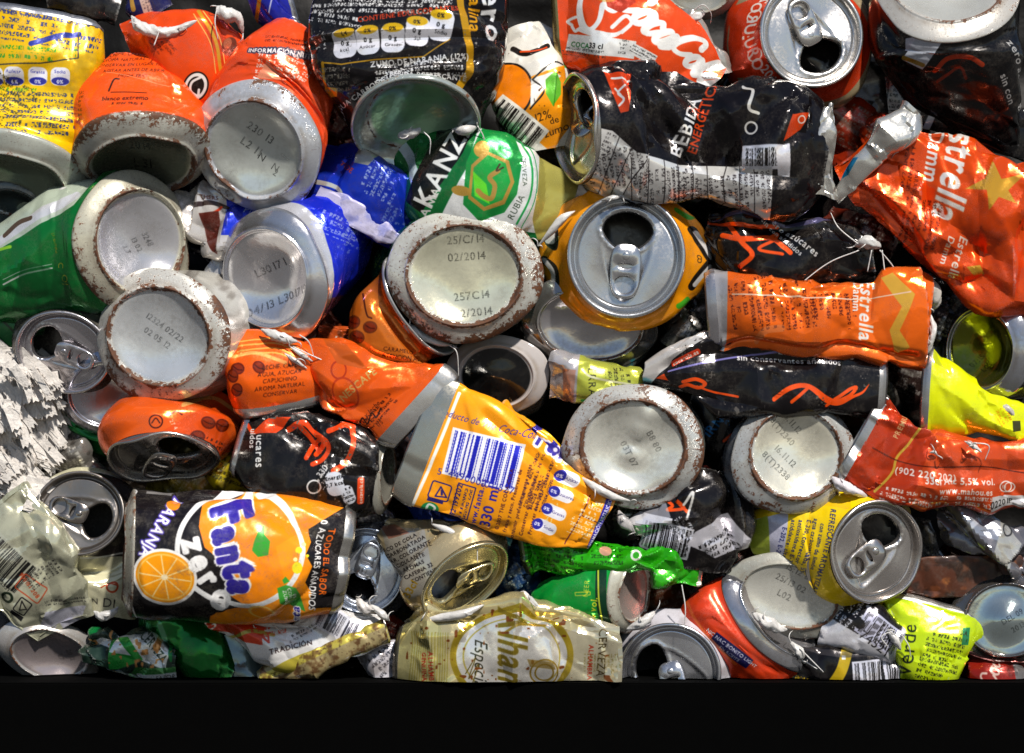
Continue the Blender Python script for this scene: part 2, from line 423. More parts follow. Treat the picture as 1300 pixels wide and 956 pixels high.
def open_outline(n=44):
    # wide mouth, apex at the rivet
    P = []
    for i in range(n):
        a = 2 * math.pi * i / n; x = .335 + .265 * math.cos(a); y = .37 * math.sin(a)
        y *= 1 - .25 * max(0, -math.cos(a)); P.append((x, y))
    return P
def sdf_poly(P, X, Y):
    dm = np.full(X.shape, 1e9); ins = np.zeros(X.shape, bool); n = len(P)
    for i in range(n):
        (x0, y0), (x1, y1) = P[i], P[(i + 1) % n]
        ins ^= ((y0 > Y) != (y1 > Y)) & (X < (x1 - x0) * (Y - y0) / ((y1 - y0) or 1e-9) + x0)
        t = np.clip(((X - x0) * (x1 - x0) + (Y - y0) * (y1 - y0)) / ((x1 - x0) ** 2 + (y1 - y0) ** 2 + 1e-9), 0, 1)
        dm = np.minimum(dm, np.hypot(X - x0 - t * (x1 - x0), Y - y0 - t * (y1 - y0)))
    return np.where(ins, -dm, dm)
def tear(n=48):
    # recessed panel around mouth and tab
    P = []
    for i in range(n):
        a = 2 * math.pi * i / n; c, s_ = math.cos(a), math.sin(a)
        x = .01 + .625 * c; y = s_ * (.33 + .14 * c); P.append((x, y))
    return P
def make_lid():
    hole = open_outline(); tr = tear()
    pts = [Vector((.665 * math.cos(2 * math.pi * i / NR), .665 * math.sin(2 * math.pi * i / NR))) for i in range(NR)]
    n0 = len(pts); pts += [Vector(p) for p in hole]; n1 = len(pts)
    edges = [(i, (i + 1) % n0) for i in range(n0)] + [(n0 + i, n0 + (i + 1) % (n1 - n0)) for i in range(n1 - n0)]
    g = np.arange(-.64, .65, .032); X, Y = np.meshgrid(g, g); X = X + .016 * (np.round(Y / .032) % 2)
    sh = sdf_poly(hole, X, Y); ok = (np.hypot(X, Y) < .645) & (sh > .018)
    pts += [Vector((a, b)) for a, b in zip(X[ok], Y[ok])]
    v, e, f, *_ = delaunay_2d_cdt(pts, edges, [], 0, 1e-5)
    V = np.array([(q[0], q[1]) for q in v]); F = []
    for q in f:
        c = V[list(q)].mean(0)
        if sdf_poly(hole, c[:1], c[1:])[0] > 0 and np.hypot(*c) < .67: F.append(tuple(q))
    st = sdf_poly(tr, V[:, 0], V[:, 1]); s2 = sdf_poly(hole, V[:, 0], V[:, 1])
    z = -.115 - .022 * sstep(.02, -.03, st) + .014 * np.exp(-(st / .03) ** 2) + .02 * np.exp(-((s2 - .03) / .028) ** 2) - .02 * sstep(.02, 0, s2)
    V3 = np.c_[V, z]
    # lip turned in at the mouth
    b = len(V3); hp = np.array(hole); cen = hp.mean(0)
    lip = []
    for k, (ins, dz) in enumerate(((.0, -.135), (.05, -.175), (.03, -.22))):
        for p in hp:
            q = p + (cen - p) * ins; lip.append((q[0], q[1], dz))
    n = len(hp); V3 = np.vstack([V3, lip])
    for j in range(2):
        for i in range(n): k2 = (i + 1) % n; F.append((b + j * n + i, b + j * n + k2, b + (j + 1) * n + k2, b + (j + 1) * n + i))
    lv, lf = lathe(LID_P); b = len(V3); V3 = np.vstack([V3, lv]); F += [tuple(i + b for i in q) for q in lf]
    return V3, F
def extrude_outline(outer, holes, z0, z1, bev=.012):
    """flat plate with holes and a rounded edge"""
    def ring(P, off):
        P = np.array(P); n = len(P); T = np.roll(P, -1, 0) - np.roll(P, 1, 0); T /= np.linalg.norm(T, axis=1)[:, None] + 1e-9
        return P + np.c_[T[:, 1], -T[:, 0]] * off
    loops = [outer] + holes; area = lambda P: .5 * sum(P[i][0] * P[(i + 1) % len(P)][1] - P[(i + 1) % len(P)][0] * P[i][1] for i in range(len(P)))
    loops = [list(P) if area(P) > 0 else list(P)[::-1] for P in loops]
    pts, edges = [], []; st = []
    for li, P in enumerate(loops):
        Q = ring(P, -bev if li == 0 else bev); st.append((len(pts), len(Q)))
        b = len(pts); pts += [Vector(q) for q in Q]; edges += [(b + i, b + (i + 1) % len(Q)) for i in range(len(Q))]
    v, e, f, *_ = delaunay_2d_cdt(pts, edges, [], 0, 1e-6)
    V2 = np.array([(q[0], q[1]) for q in v]); F = []
    for q in f:
        c = V2[list(q)].mean(0)
        if sdf_poly(loops[0], c[:1], c[1:])[0] < 0 and all(sdf_poly(h, c[:1], c[1:])[0] > 0 for h in loops[1:]): F.append(tuple(q))
    nv = len(V2); V = np.vstack([np.c_[V2, np.full(nv, z1)], np.c_[V2, np.full(nv, z0)]])
    F = F + [tuple(i + nv for i in q[::-1]) for q in F]
    for (s0, n), P in zip(st, loops):
        b = len(V); P = np.array(P); V = np.vstack([V, np.c_[P, np.full(n, (z0 + z1) / 2)]])
        for i in range(n):
            k = (i + 1) % n
            F.append((s0 + i, s0 + k, b + k, b + i)); F.append((b + i, b + k, nv + s0 + k, nv + s0 + i))
    return V, F
def make_tab():
    n = 40; out = []
    for i in range(n):
        a = 2 * math.pi * i / n; c, s_ = math.cos(a), math.sin(a)
        sx = math.copysign(abs(c) ** .6, c); sy = math.copysign(abs(s_) ** .62, s_)
        out.append((-.205 + .375 * sx, sy * (.215 + .012 * c)))
    h1 = [(-.385 + .115 * math.cos(t), .145 * math.sin(t)) for t in np.linspace(0, 2 * math.pi, 24, endpoint=False)]
    h2 = [(-.13 + .026 * math.cos(t), .12 * math.sin(t)) for t in np.linspace(0, 2 * math.pi, 16, endpoint=False)]
    V, F = extrude_outline(out, [h1, h2], -.095, -.062, .016)
    r = sdf_poly(out, V[:, 0], V[:, 1]); r1 = sdf_poly(h1, V[:, 0], V[:, 1])
    V[:, 2] += .022 * np.exp(-((r + .03) / .025) ** 2) + .014 * np.exp(-((r1 - .03) / .022) ** 2)
    return V, F
def make_rivet():
    return lathe([(.001, -.045), (.035, -.046), (.055, -.055), (.065, -.075), (.08, -.083), (.10, -.085)], 28)
LIDM, TABM, RIVM = make_lid(), make_tab(), make_rivet()

def end_frame(e):
    n = nrm(e['n']); R = e['R']; Rw, Rh = (R, R) if np.isscalar(R) else R
    if 'wd' in e: a = math.radians(e['wd']); w0 = np.array([math.cos(a), math.sin(a), 0]); w_ = nrm(w0 - n * w0.dot(n))
    elif math.hypot(n[0], n[1]) > .05: w_ = nrm([-n[1], n[0], 0])
    else: w_ = np.array([1., 0, 0])
    h_ = nrm(np.cross(n, w_))
    if h_[2] < 0: h_ = -h_
    return np.array(e['c'], float), w_ * Rw, h_ * Rh, n * min(Rw, Rh) * e.get('zs', 1.)

def oor(th, seed):
    r = np.random.RandomState(seed + 999).rand(4) * 6.28
    return 1 + .022 * np.sin(2 * th + r[0]) + .016 * np.sin(3 * th + r[1]) + .010 * np.sin(5 * th + r[2]) - .045 * np.exp(-((np.cos(th - r[3]) - 1) / .10) ** 2)
def build_end(e, root, org, seed):
    C, w_, h_, n = end_frame(e); rs = np.random.RandomState(seed)
    amp = e.get('warp', .03); ph = rs.rand(6) * 6
    R = min(np.linalg.norm(w_), np.linalg.norm(h_))
    dents = e.get('dents', [])
    def mp(V, rotd=0, lift=0):
        V = np.array(V, float); x, y, z = V.T
        if lift:  # hinge a pull tab at the rivet
            a = math.radians(lift); zz = z + .08; x, z = x * math.cos(a) + zz * math.sin(a), -x * math.sin(a) + zz * math.cos(a) - .08
        if rotd is not None:
            a = rotd; x, y = x * math.cos(a) - y * math.sin(a), x * math.sin(a) + y * math.cos(a)
        dz = amp * (np.sin(x * 3 + ph[0]) * np.sin(y * 3.4 + ph[1]) + .5 * np.sin(x * 6.3 + ph[2] + y * 4)) * 1.0
        for dx_, dy_, rr, dd in dents: dz = dz - dd * np.exp(-((x - dx_) ** 2 + (y - dy_) ** 2) / rr ** 2)
        if 'fold' in e:   # the disc folded along a line
            fa, fo, fk = e['fold']; fa = math.radians(fa); s_ = x * math.cos(fa) + y * math.sin(fa) - fo
            dz = dz - fk * np.maximum(np.sqrt(s_ ** 2 + .004) + s_, 0) * .5
        rr = np.hypot(x, y); rim = sstep(1.0, .85, rr); z = z + dz * rim
        f = 1 + (oor(np.arctan2(y, x), seed) - 1) * sstep(.7, .95, rr) * (e.get('round', 1)); x = x * f; y = y * f
        return C + np.outer(x, w_) + np.outer(y, h_) + np.outer(z, n)
    # direction of the mouth, given as an angle in the picture
    ra = 0
    if 'rot' in e:
        a = math.radians(e['rot']); v = np.array([math.cos(a), math.sin(a)])
        M = np.array([[w_[0], h_[0]], [w_[1], h_[1]]])
        try: q = np.linalg.solve(M, v)
        except Exception: q = v
        ra = math.atan2(q[1], q[0])
    if e['t'] in ('base', 'cup'):
        V, F = lathe(BASE_P if e['t'] == 'base' else CUP_P); F.append(tuple(range(NR))); V = np.array(V)
        P = mp(V); uv = V[:, :2] * .5 + .5
        img = None
        if e.get('print'):
            S = 300; gy, gx = np.mgrid[0:S, 0:S]; u = (gx + .5) / S * 2 - 1; v = (gy + .5) / S * 2 - 1
            T = Tex(C[0] + u * w_[0] + v * h_[0], C[1] + u * w_[1] + v * h_[1], '#000000'); T.rgba = True; T.im[..., 3] = 0
            e['print'](T); T.im[..., 3] *= (.7 + .3 * sstep(.3, .5, fbm(T.X / 9, T.Y / 9, seed))); img = T.image('end_print')
        m = mat_base(img, e.get('col', '#d2d2ca'), e.get('rust', .5), e.get('met', .2), e.get('rough', .36), domecol=e.get('dome'), gr=e.get('gr', 1.))
        o = mesh_obj('base', P, F, m, root, org, uv)
    else:
        m = mat_metal(e.get('col', '#c8c8ca'), e.get('rough', .24), e.get('dirt', .4))
        V, F = LIDM; o = mesh_obj('lid', mp(V, ra), F, m, root, org)
        mt = mat_metal(e.get('tabcol', e.get('col', '#d0d0d2')), .2, .3)
        if e.get('tab', True):
            V, F = TABM; t_ = mesh_obj('pull_tab', mp(V, ra + math.radians(e.get('tabrot', 0)), e.get('lift', 0)), F, mt, o, org)
        V, F = RIVM; F = F + [tuple(range(28))]; mesh_obj('rivet', mp(V, ra), F, mt, o, org)
    return o

# ---------------------------------------------------------------- the crushed can
NF, NB = 78, 26
def cells(S, Tt, L, Wd, cell, rs):
    """sharp-ridged buckles: squared distance to the nearest of scattered points, periodic round the can"""
    n = max(3, min(160, int(L * Wd / cell ** 2))); pu = rs.rand(n) * L; pv = rs.rand(n) * Wd; wt = rs.rand(n) * .5
    best = np.full(S.shape, 1e9)
    for a, b, w_ in zip(pu[:160], pv[:160], wt[:160]):
        dv = np.abs(Tt - b); dv = np.minimum(dv, Wd - dv)
        best = np.minimum(best, ((S - a) ** 2 + dv ** 2) / cell ** 2 + w_)
    return np.minimum(best, 1.6) ** .8
def facets(S, Tt, L, Wd, cell, rs):
    '''flat facets between sharp folds: random heights on scattered points, linear over their triangulation; periodic round the can'''
    n = int(np.clip(L * Wd / cell ** 2 * 1.15, 8, 420)); pu = rs.rand(n) * (L + 2 * cell) - cell; pv = rs.rand(n) * Wd; hz = rs.rand(n) * 2 - 1
    hz = np.sign(hz) * np.abs(hz) ** .7
    m = 1.6 * cell; a = pv < m; b = pv > Wd - m
    P = np.c_[np.r_[pu, pu[a], pu[b], -2 * cell, L + 2 * cell, -2 * cell, L + 2 * cell], np.r_[pv, pv[a] + Wd, pv[b] - Wd, -2 * cell, -2 * cell, Wd + 2 * cell, Wd + 2 * cell]]
    H = np.r_[hz, hz[a], hz[b], 0, 0, 0, 0]
    v, e, f, ov, *_ = delaunay_2d_cdt([Vector(p) for p in P], [], [], 0, 1e-6)
    V = np.array([(q[0], q[1]) for q in v]); Hh = np.array([H[o[0]] if len(o) else 0 for o in ov]); out = np.zeros(S.shape)
    su, sv = S[:, 0], Tt[0]
    for t in f:
        p = V[list(t)]; i0, i1 = np.searchsorted(su, [p[:, 0].min(), p[:, 0].max()], 'left'); j0, j1 = np.searchsorted(sv, [p[:, 1].min(), p[:, 1].max()], 'left')
        i1 = min(i1 + 1, len(su)); j1 = min(j1 + 1, len(sv))
        if i1 <= i0 or j1 <= j0: continue
        x = su[i0:i1, None] - p[0, 0]; y = sv[None, j0:j1] - p[0, 1]; d = p[1:] - p[0]; det = d[0, 0] * d[1, 1] - d[0, 1] * d[1, 0]
        if abs(det) < 1e-9: continue
        a1 = (x * d[1, 1] - y * d[1, 0]) / det; a2 = (y * d[0, 0] - x * d[0, 1]) / det; ins = (a1 >= -1e-6) & (a2 >= -1e-6) & (a1 + a2 <= 1 + 1e-6)
        hh = Hh[list(t)]; val = hh[0] + a1 * (hh[1] - hh[0]) + a2 * (hh[2] - hh[0]); o = out[i0:i1, j0:j1]; o[ins] = val[ins]
    return out
_seed = [100]
def can(name, label, cat, secs, e0=None, e1=None, paint=None, base='#999999', met=.35, rough=.28, cr=5., cell=42, dirt=.5, group=None,
        sq=1.0, back=None, creases=(), endmat=None, rim0=None, rim1=None, big=0.):
    _seed[0] += 1; seed = _seed[0]; rs = np.random.RandomState(seed)
    C, Wv, Hv = [], [], []
    fr0 = fr1 = None
    if e0:
        c, w_, h_, n = end_frame(e0); fr0 = 1
        if e0['t'] == 'lid': C.append(c - n * .10); Wv.append(w_ * .826); Hv.append(h_ * .826); C.append(c - n * .2); Wv.append(w_ * .87); Hv.append(h_ * .87)
        C.append(c + n * bz(e0)); Wv.append(w_); Hv.append(h_)
    cen = [np.array(s_[:3], float) for s_ in secs]
    allc = C + cen
    if e1: c1, w1, h1, n1 = end_frame(e1); allc = allc + [c1 + n1 * bz(e1)]
    off = len(C)
    for i, s_ in enumerate(secs):
        j = i + off; a = allc[max(j - 1, 0)]; b = allc[min(j + 1, len(allc) - 1)]
        T = nrm(b - a); w_ = np.array([s_[3], s_[4], 0.]); h_ = nrm(np.cross(T, w_)) * s_[5] * (.78 if not (e0 or e1) and sq < 2 else 1)
        if Wv and w_.dot(Wv[-1]) < 0: w_ = -w_
        if Hv:
            if h_.dot(Hv[-1]) < 0: h_ = -h_
        elif h_[2] < 0: h_ = -h_
        C.append(cen[i]); Wv.append(w_); Hv.append(h_)
    if e1:
        if w1.dot(Wv[-1]) < 0: w1 = -w1
        if h1.dot(Hv[-1]) < 0: h1 = -h1
        C.append(c1 + n1 * bz(e1)); Wv.append(w1); Hv.append(h1)
    C, Wv, Hv = map(np.array, (C, Wv, Hv))
    # resample evenly
    per = 24; A = hermite(np.hstack([C, Wv, Hv]), C, per); dl = np.r_[0, np.cumsum(np.linalg.norm(np.diff(A[:, :3], axis=0), axis=1) + 1e-4)]
    L = dl[-1]; ns = int(np.clip(L / 2.7, 18, 104)); q = np.linspace(0, L, ns + 1)
    A = np.stack([np.interp(q, dl, A[:, k]) for k in range(9)], 1)
    th = np.r_[np.linspace(0, math.pi, NF, endpoint=False), np.linspace(math.pi, 2 * math.pi, NB, endpoint=False)]
    c_, s_ = np.cos(th), np.sin(th)
    pw = np.full(ns + 1, sq * .78 if sq < 2 else 1.)
    if e0: pw = 1 + (pw - 1) * sstep(5, 50, q)
    if e1: pw = 1 + (pw - 1) * sstep(5, 50, L - q)
    c2 = np.sign(c_)[None] * np.abs(c_)[None] ** (1 + (pw[:, None] - 1) * .6); s2 = np.sign(s_)[None] * np.abs(s_)[None] ** pw[:, None]
    G = A[:, None, :3] + A[:, None, 3:6] * c2[..., None] + A[:, None, 6:9] * s2[..., None]
    if e0 and e0['t'] != 'lid':
        fo = 1 + (oor(th, seed)[None, :] - 1) * sstep(70, 5, q)[:, None]
        G = A[:, None, :3] + (G - A[:, None, :3]) * fo[..., None]
    # painting happens on the undented surface
    img = None; nf = NF + 1
    fr = G[:, :nf, :2]
    Wp = int(np.clip(L * 1.7, 64, 620)); wid = np.linalg.norm(A[:, 3:6], axis=1).max() * 2; Hp = int(np.clip(wid * 2.5, 64, 620))
    ii = np.linspace(0, ns, Wp); jj = np.linspace(0, NF, Hp)
    def bil(a):
        i0 = np.minimum(ii.astype(int), ns - 1); fi = (ii - i0)[None, :]; j0 = np.minimum(jj.astype(int), NF - 1); fj = (jj - j0)[:, None]
        aT = a.T
        return (aT[j0][:, i0] * (1 - fj) + aT[j0 + 1][:, i0] * fj) * (1 - fi) + (aT[j0][:, i0 + 1] * (1 - fj) + aT[j0 + 1][:, i0 + 1] * fj) * fi
    T = Tex(bil(fr[..., 0]), bil(fr[..., 1]), base)
    # u = along (0..L px), v = across 0..1, for bands that follow the can
    T.U = np.broadcast_to(np.linspace(0, L, Wp)[None], T.X.shape); T.V = np.broadcast_to(np.linspace(0, 1, Hp)[:, None], T.X.shape); T.L = L
    if paint: paint(T)
    T.im[..., :3] = np.clip(T.im[..., :3], 0, 1)
    img = T.image('label_print')
    # dents
    Ravg = (np.linalg.norm(A[:, 3:6], axis=1) + np.linalg.norm(A[:, 6:9], axis=1)).mean() / 2
    S, TT = np.meshgrid(q, th * Ravg, indexing='ij'); Wd = 2 * math.pi * Ravg
    f = (1.45 if not (e0 or e1) else 1.05) * facets(S, TT, L, Wd, cell * .95, rs) + .34 * facets(S, TT, L, Wd, cell * .45, rs) + .25 * (cells(S, TT, L, Wd, cell * 1.1, rs) - .6)
    f += .2 * facets(S, TT, L, Wd, max(cell * .22, 8), rs) * sstep(.42, .56, fbm(S / 40, TT / 40, seed, 3))
    f += big * facets(S, TT, L, Wd, cell * 1.8, rs)
    ramp_ = np.ones(ns + 1)
    if e0: ramp_ *= sstep(0, 26, q)
    if e1: ramp_ *= sstep(0, 26, L - q)
    du = np.gradient(G, axis=0); dv = np.roll(G, -1, 1) - np.roll(G, 1, 1); nn = np.cross(du, dv); nn /= np.linalg.norm(nn, axis=2)[..., None] + 1e-9
    if (nn * (G - A[:, None, :3])).sum() < 0: nn = -nn
    disp = cr * (1.0 if (e0 or e1) else 1.3) * f * ramp_[:, None]
    for (u0, v0, u1, v1, dep, wd) in creases:    # V-shaped folds, in fractions of the length and of the front
        x0, y0, x1, y1 = u0 * L, v0 * math.pi * Ravg, u1 * L, v1 * math.pi * Ravg
        t = np.clip(((S - x0) * (x1 - x0) + (TT - y0) * (y1 - y0)) / ((x1 - x0) ** 2 + (y1 - y0) ** 2 + 1e-9), 0, 1)
        dd = np.hypot(S - x0 - t * (x1 - x0), TT - y0 - t * (y1 - y0)); disp -= dep * np.clip(1 - dd / wd, 0, 1)
    G = G + nn * disp[..., None]
    nv = NF + NB
    V = G.reshape(-1, 3)
    vco = np.r_[np.linspace(0, 1, NF, endpoint=False), np.linspace(1, 0, NB, endpoint=False)]
    uv = np.stack(np.meshgrid(q / L, vco, indexing='ij'), -1).reshape(-1, 2)
    i, j = np.meshgrid(np.arange(ns), np.arange(nv), indexing='ij'); i = i.ravel(); j = j.ravel(); j2 = (j + 1) % nv
    F = np.stack([i * nv + j, i * nv + j2, (i + 1) * nv + j2, (i + 1) * nv + j], 1).tolist()
    for has, row in ((e0, 0), (e1, ns)):
        if not has:
            # crimped shut: one inward ring and a centre
            b = len(V); ring = V[row * nv:(row + 1) * nv]; cc = ring.mean(0); ax = nrm(A[-1, :3] - A[-2, :3]) if row else nrm(A[0, :3] - A[1, :3])
            r2 = cc + (ring - cc) * .86 - ax * 5; V = np.vstack([V, r2, [cc - ax * 9]]); uv = np.vstack([uv, uv[row * nv:(row + 1) * nv], [[float(row > 0), .5]]])
            for k in range(nv):
                k2 = (k + 1) % nv; F.append([row * nv + k, row * nv + k2, b + k2, b + k]); F.append([b + k, b + k2, b + nv])
    org = C.mean(0) if len(C) else C[0]
    root = thing(name, label, cat, org, group)
    m = mat_label(img, met, rough, dirt, bool(e0 and e0['t'] == 'lid'))
    body = mesh_obj('body', V, F, m, root, org, uv)
    me = body.data; ne = len(me.edges); le = np.zeros(len(me.loops), np.int32); me.loops.foreach_get('edge_index', le)
    pn = np.zeros(len(me.polygons) * 3); me.polygons.foreach_get('normal', pn); pn = pn.reshape(-1, 3); lt = np.zeros(len(me.polygons), np.int32); me.polygons.foreach_get('loop_total', lt)
    fi = np.repeat(np.arange(len(lt)), lt); acc = np.zeros((ne, 3)); np.add.at(acc, le, pn[fi]); cnt = np.bincount(le, minlength=ne)
    sharp = (np.linalg.norm(acc, axis=1) < 2 * math.cos(math.radians(9.5))) & (cnt == 2)     # real folds keep a hard edge
    at = me.attributes.new('sharp_edge', 'BOOLEAN', 'EDGE'); at.data.foreach_set('value', sharp)
    for rm, row, sgn in ((rim0, 0, -1), (rim1, ns, 1)):
        if rm:
            colr, wr, wt = rm   # colour, bead radius, width of the bare shoulder
            ring = G[row]; cc = A[row, :3]; ax = nrm(A[1, :3] - A[0, :3]) * -1 if row == 0 else nrm(A[-1, :3] - A[-2, :3])
            RV, RF = [], []; prof = [(1.015, -2), (1.012, wt * .3), (.985, wt * .7), (.95, wt), (.93, wt + wr), (.90, wt + wr * .6), (.88, wt - wr), (.87, -3)]
            for (k, dz) in prof: RV.append(cc + (ring - cc) * k + ax * dz)
            np_ = len(prof); RV = np.vstack(RV)
            for a in range(np_ - 1):
                for k in range(nv): k2 = (k + 1) % nv; RF.append((a * nv + k, a * nv + k2, (a + 1) * nv + k2, (a + 1) * nv + k))
            mesh_obj('rim', RV, RF, mat_base(None, colr, .25, .5, .3) if False else mat_metal(colr, .3, .5), root, org)
    if e0: build_end(dict(e0, round=int(e0['t'] != 'lid')), root, org, seed)
    if e1: e1 = dict(e1, round=0); build_end(e1, root, org, seed + 7)
    return root

# ---------------------------------------------------------------- lumps and threads of white plastic
def scrap(label, pts, col='#cbc8c4', name='plastic_scrap', cat='plastic scrap', rgh=.24, nz=.45, threads=(), group='scraps of white plastic caught between the cans'):
    """pts: (x, y, d, radius) along the lump"""
    _seed[0] += 1; s = _seed[0]
    def tube(P, nn, nz):
        Q = crom(np.array(P, float), 10); V = []; n = len(Q)
        up = np.array([.1, .2, 1.])
        for i in range(n):
            T = nrm(Q[min(i + 1, n - 1), :3] - Q[max(i - 1, 0), :3]); a = nrm(np.cross(T, up)); b = np.cross(T, a)
            k = math.sin(math.pi * (i + .0) / (n - 1)) ** .45 if nz else 1
            for j in range(nn):
                t = 2 * math.pi * j / nn
                x, y = math.cos(t), math.sin(t)
                r = Q[i, 3] * k * (1 + nz * 2 * (fbm(np.array(x * 1.9 + i * .34 + 7), np.array(y * 1.9 + i * .29), s, 4) - .47))
                V.append(Q[i, :3] + (a * x + b * y) * max(r, .15))
        F = [(i * nn + j, i * nn + (j + 1) % nn, (i + 1) * nn + (j + 1) % nn, (i + 1) * nn + j) for i in range(n - 1) for j in range(nn)]
        F += [tuple(range(nn)), tuple(range((n - 1) * nn, n * nn))]
        return V, F
    pts = [(q[0], q[1], q[2] - 2, q[3] * .68) for q in pts]
    V, F = tube(pts, 26, nz)
    org = np.array(pts, float)[:, :3].mean(0)
    m = mat_plain('soft_plastic', col, rgh, 0, .25, .35, .6, .35)
    o = mesh_obj(name, V, F, m, None, org)
    rs = np.random.RandomState(s); threads = list(threads)
    for k in range(2):
        b = np.array(pts[rs.randint(len(pts))][:3]); a = rs.rand() * 6.28; Lw = rs.uniform(6, 14); c = rs.uniform(-.8, .8)
        threads.append([tuple(b + [0, 0, 3]), tuple(b + [math.cos(a) * Lw * .5, math.sin(a) * Lw * .5, 7]), tuple(b + [math.cos(a + c * .5) * Lw * .9, math.sin(a + c * .5) * Lw * .9, 6]), tuple(b + [math.cos(a + c) * Lw * 1.1, math.sin(a + c) * Lw * 1.1, -2])])
    if threads:
        for th in threads:
            tv, tf = tube([tuple(p) + ((.8, .8, .5, .3, .3, .3)[min(i_, 5)],) for i_, p in enumerate(th)], 6, 0); mesh_obj('thread', tv, tf, m, o, org)
    return tag(o, label, cat, group)
# ================================================================ the place
ground = bpy.data.meshes.new('ground'); SZ = 60
ground.from_pydata([(-SZ, -SZ, 0), (SZ, -SZ, 0), (SZ, SZ, 0), (-SZ, SZ, 0)], [], [(0, 1, 2, 3)])
go = bpy.data.objects.new('ground', ground); COL.objects.link(go); go.location = (0, 0, -.9); go['kind'] = 'structure'
ground.materials.append(mat_plain('yard_concrete', '#4c4a47', .9, 0, .05, .2, .3))
# added black ledge, standing in for a plain dark band below the cans
ZC = (478 - 867) * K
LEDGE_Y = -.020
ZT = ZC * (D + LEDGE_Y) / D
def slab(name, x0, x1, y0, y1, z0, z1, mat, bev=.0015):
    bm = bmesh.new(); bmesh.ops.create_cube(bm, size=1)
    for v in bm.verts: v.co = Vector(((x0 + x1) / 2 + v.co.x * (x1 - x0), (y0 + y1) / 2 + v.co.y * (y1 - y0), (z0 + z1) / 2 + v.co.z * (z1 - z0)))
    bmesh.ops.bevel(bm, geom=bm.edges[:], offset=bev, segments=2, affect='EDGES')
    me = bpy.data.meshes.new(name); bm.to_mesh(me); bm.free(); me.materials.append(mat)
    o = bpy.data.objects.new(name, me); COL.objects.link(o); return o
tag(slab('added_ledge', -.6, .6, LEDGE_Y, .5, -.9, ZT, mat_plain('black_painted_steel', '#020202', 1, 0, .2, .05, .3), .0008), 'added black ledge filling the dark band at the foot of the heap of cans', 'ledge')
# dark, deep inside of the bale: lumpy backing, its near-black colour holds the shade of the gaps
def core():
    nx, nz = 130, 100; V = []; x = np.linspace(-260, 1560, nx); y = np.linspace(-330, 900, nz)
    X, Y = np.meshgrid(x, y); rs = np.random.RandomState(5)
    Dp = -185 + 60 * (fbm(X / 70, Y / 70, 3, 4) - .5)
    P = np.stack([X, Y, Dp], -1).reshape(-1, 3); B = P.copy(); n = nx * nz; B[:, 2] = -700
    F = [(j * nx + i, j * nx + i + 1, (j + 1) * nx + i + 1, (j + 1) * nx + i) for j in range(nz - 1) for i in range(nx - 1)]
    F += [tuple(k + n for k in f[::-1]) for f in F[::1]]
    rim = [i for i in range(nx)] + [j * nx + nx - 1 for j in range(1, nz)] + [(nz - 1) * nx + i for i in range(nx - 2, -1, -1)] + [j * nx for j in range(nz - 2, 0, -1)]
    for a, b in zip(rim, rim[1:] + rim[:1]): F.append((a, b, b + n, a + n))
    o = mesh_obj('bale_core', np.vstack([P, B]), F, mat_plain('gap_shade_black', '#161412', .6, .6, .06, .8, .6), None, np.array([650, 433, 0.]))
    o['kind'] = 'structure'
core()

OR, DO, YE, BK, WH, BL = '#f0500e', '#b5310a', '#f2c208', '#0b0a0b', '#e6e4de', '#1733b0'
GB = 'ends of cans turned to the front'; GL = 'cans showing their lids'; GS = 'crushed cans lying on their side'
def beans(T, pts, r=7, col='#6e1d06'):
    for i, (x, y) in enumerate(pts):
        T.ell(x, y, r, r * .86, col, i * 40); T.ell(x, y, r * .75, r * .62, '#8f2c0a', i * 40)
        T.stroke([(x - r * .6, y - r * .3), (x, y + 1), (x + r * .6, y + r * .2)], 1.3, '#4a1003')
def code(rows, x, y, size, ang, sp=1.25, dots=True):
    def f(T):
        a = math.radians(ang)
        for i, r in enumerate(rows):
            if not r: continue
            d = (i - (len(rows) - 1) / 2) * size * sp
            T.text(r, x - math.sin(a) * d, y + math.cos(a) * d, size * .84, '#15151a', ang, dots=dots, bold=True, xs=.95)
    return f
def script_cola(T, x, y, s, ang, col, w=3.2):
    """flowing hand-lettered word in strokes"""
    a = math.radians(ang)
    def P(l): return [(x + (u * math.cos(a) - v * math.sin(a)) * s, y + (u * math.sin(a) + v * math.cos(a)) * s) for u, v in l]
    ws = lambda l, m=1: [w * m * s * k_ for k_ in l]
    T.stroke(P([(-1.2, -6), (-4, -9), (-8, -6), (-9, 1), (-6, 6), (-1, 4), (3, 0)]), ws([.5, .9, 1.3, 1.7, 1.3, .7, .4]), col)
    T.stroke(P([(-9, -8), (-2, -12), (8, -9), (18, -11), (26, -9)]), ws([.4, .9, 1.2, .9, .3]), col)
    for k_, q in enumerate((3, 15)):
        T.stroke(P([(q + 3, -2), (q, -2), (q - 2, 2), (q, 5), (q + 3, 4), (q + 4, 0), (q + 2, -2)]), ws([.6, .9, 1.2, 1, .8, .9, .6]), col)
    T.stroke(P([(8, 3), (11, -6), (12, -10), (10, -8), (9, 0), (10, 5), (13, 3)]), ws([.5, .8, .5, .9, 1.2, 1, .4]), col)
    T.stroke(P([(20, -2), (21, 4), (24, 3), (28, -1)]), ws([1.2, 1.1, .7, .3]), col)

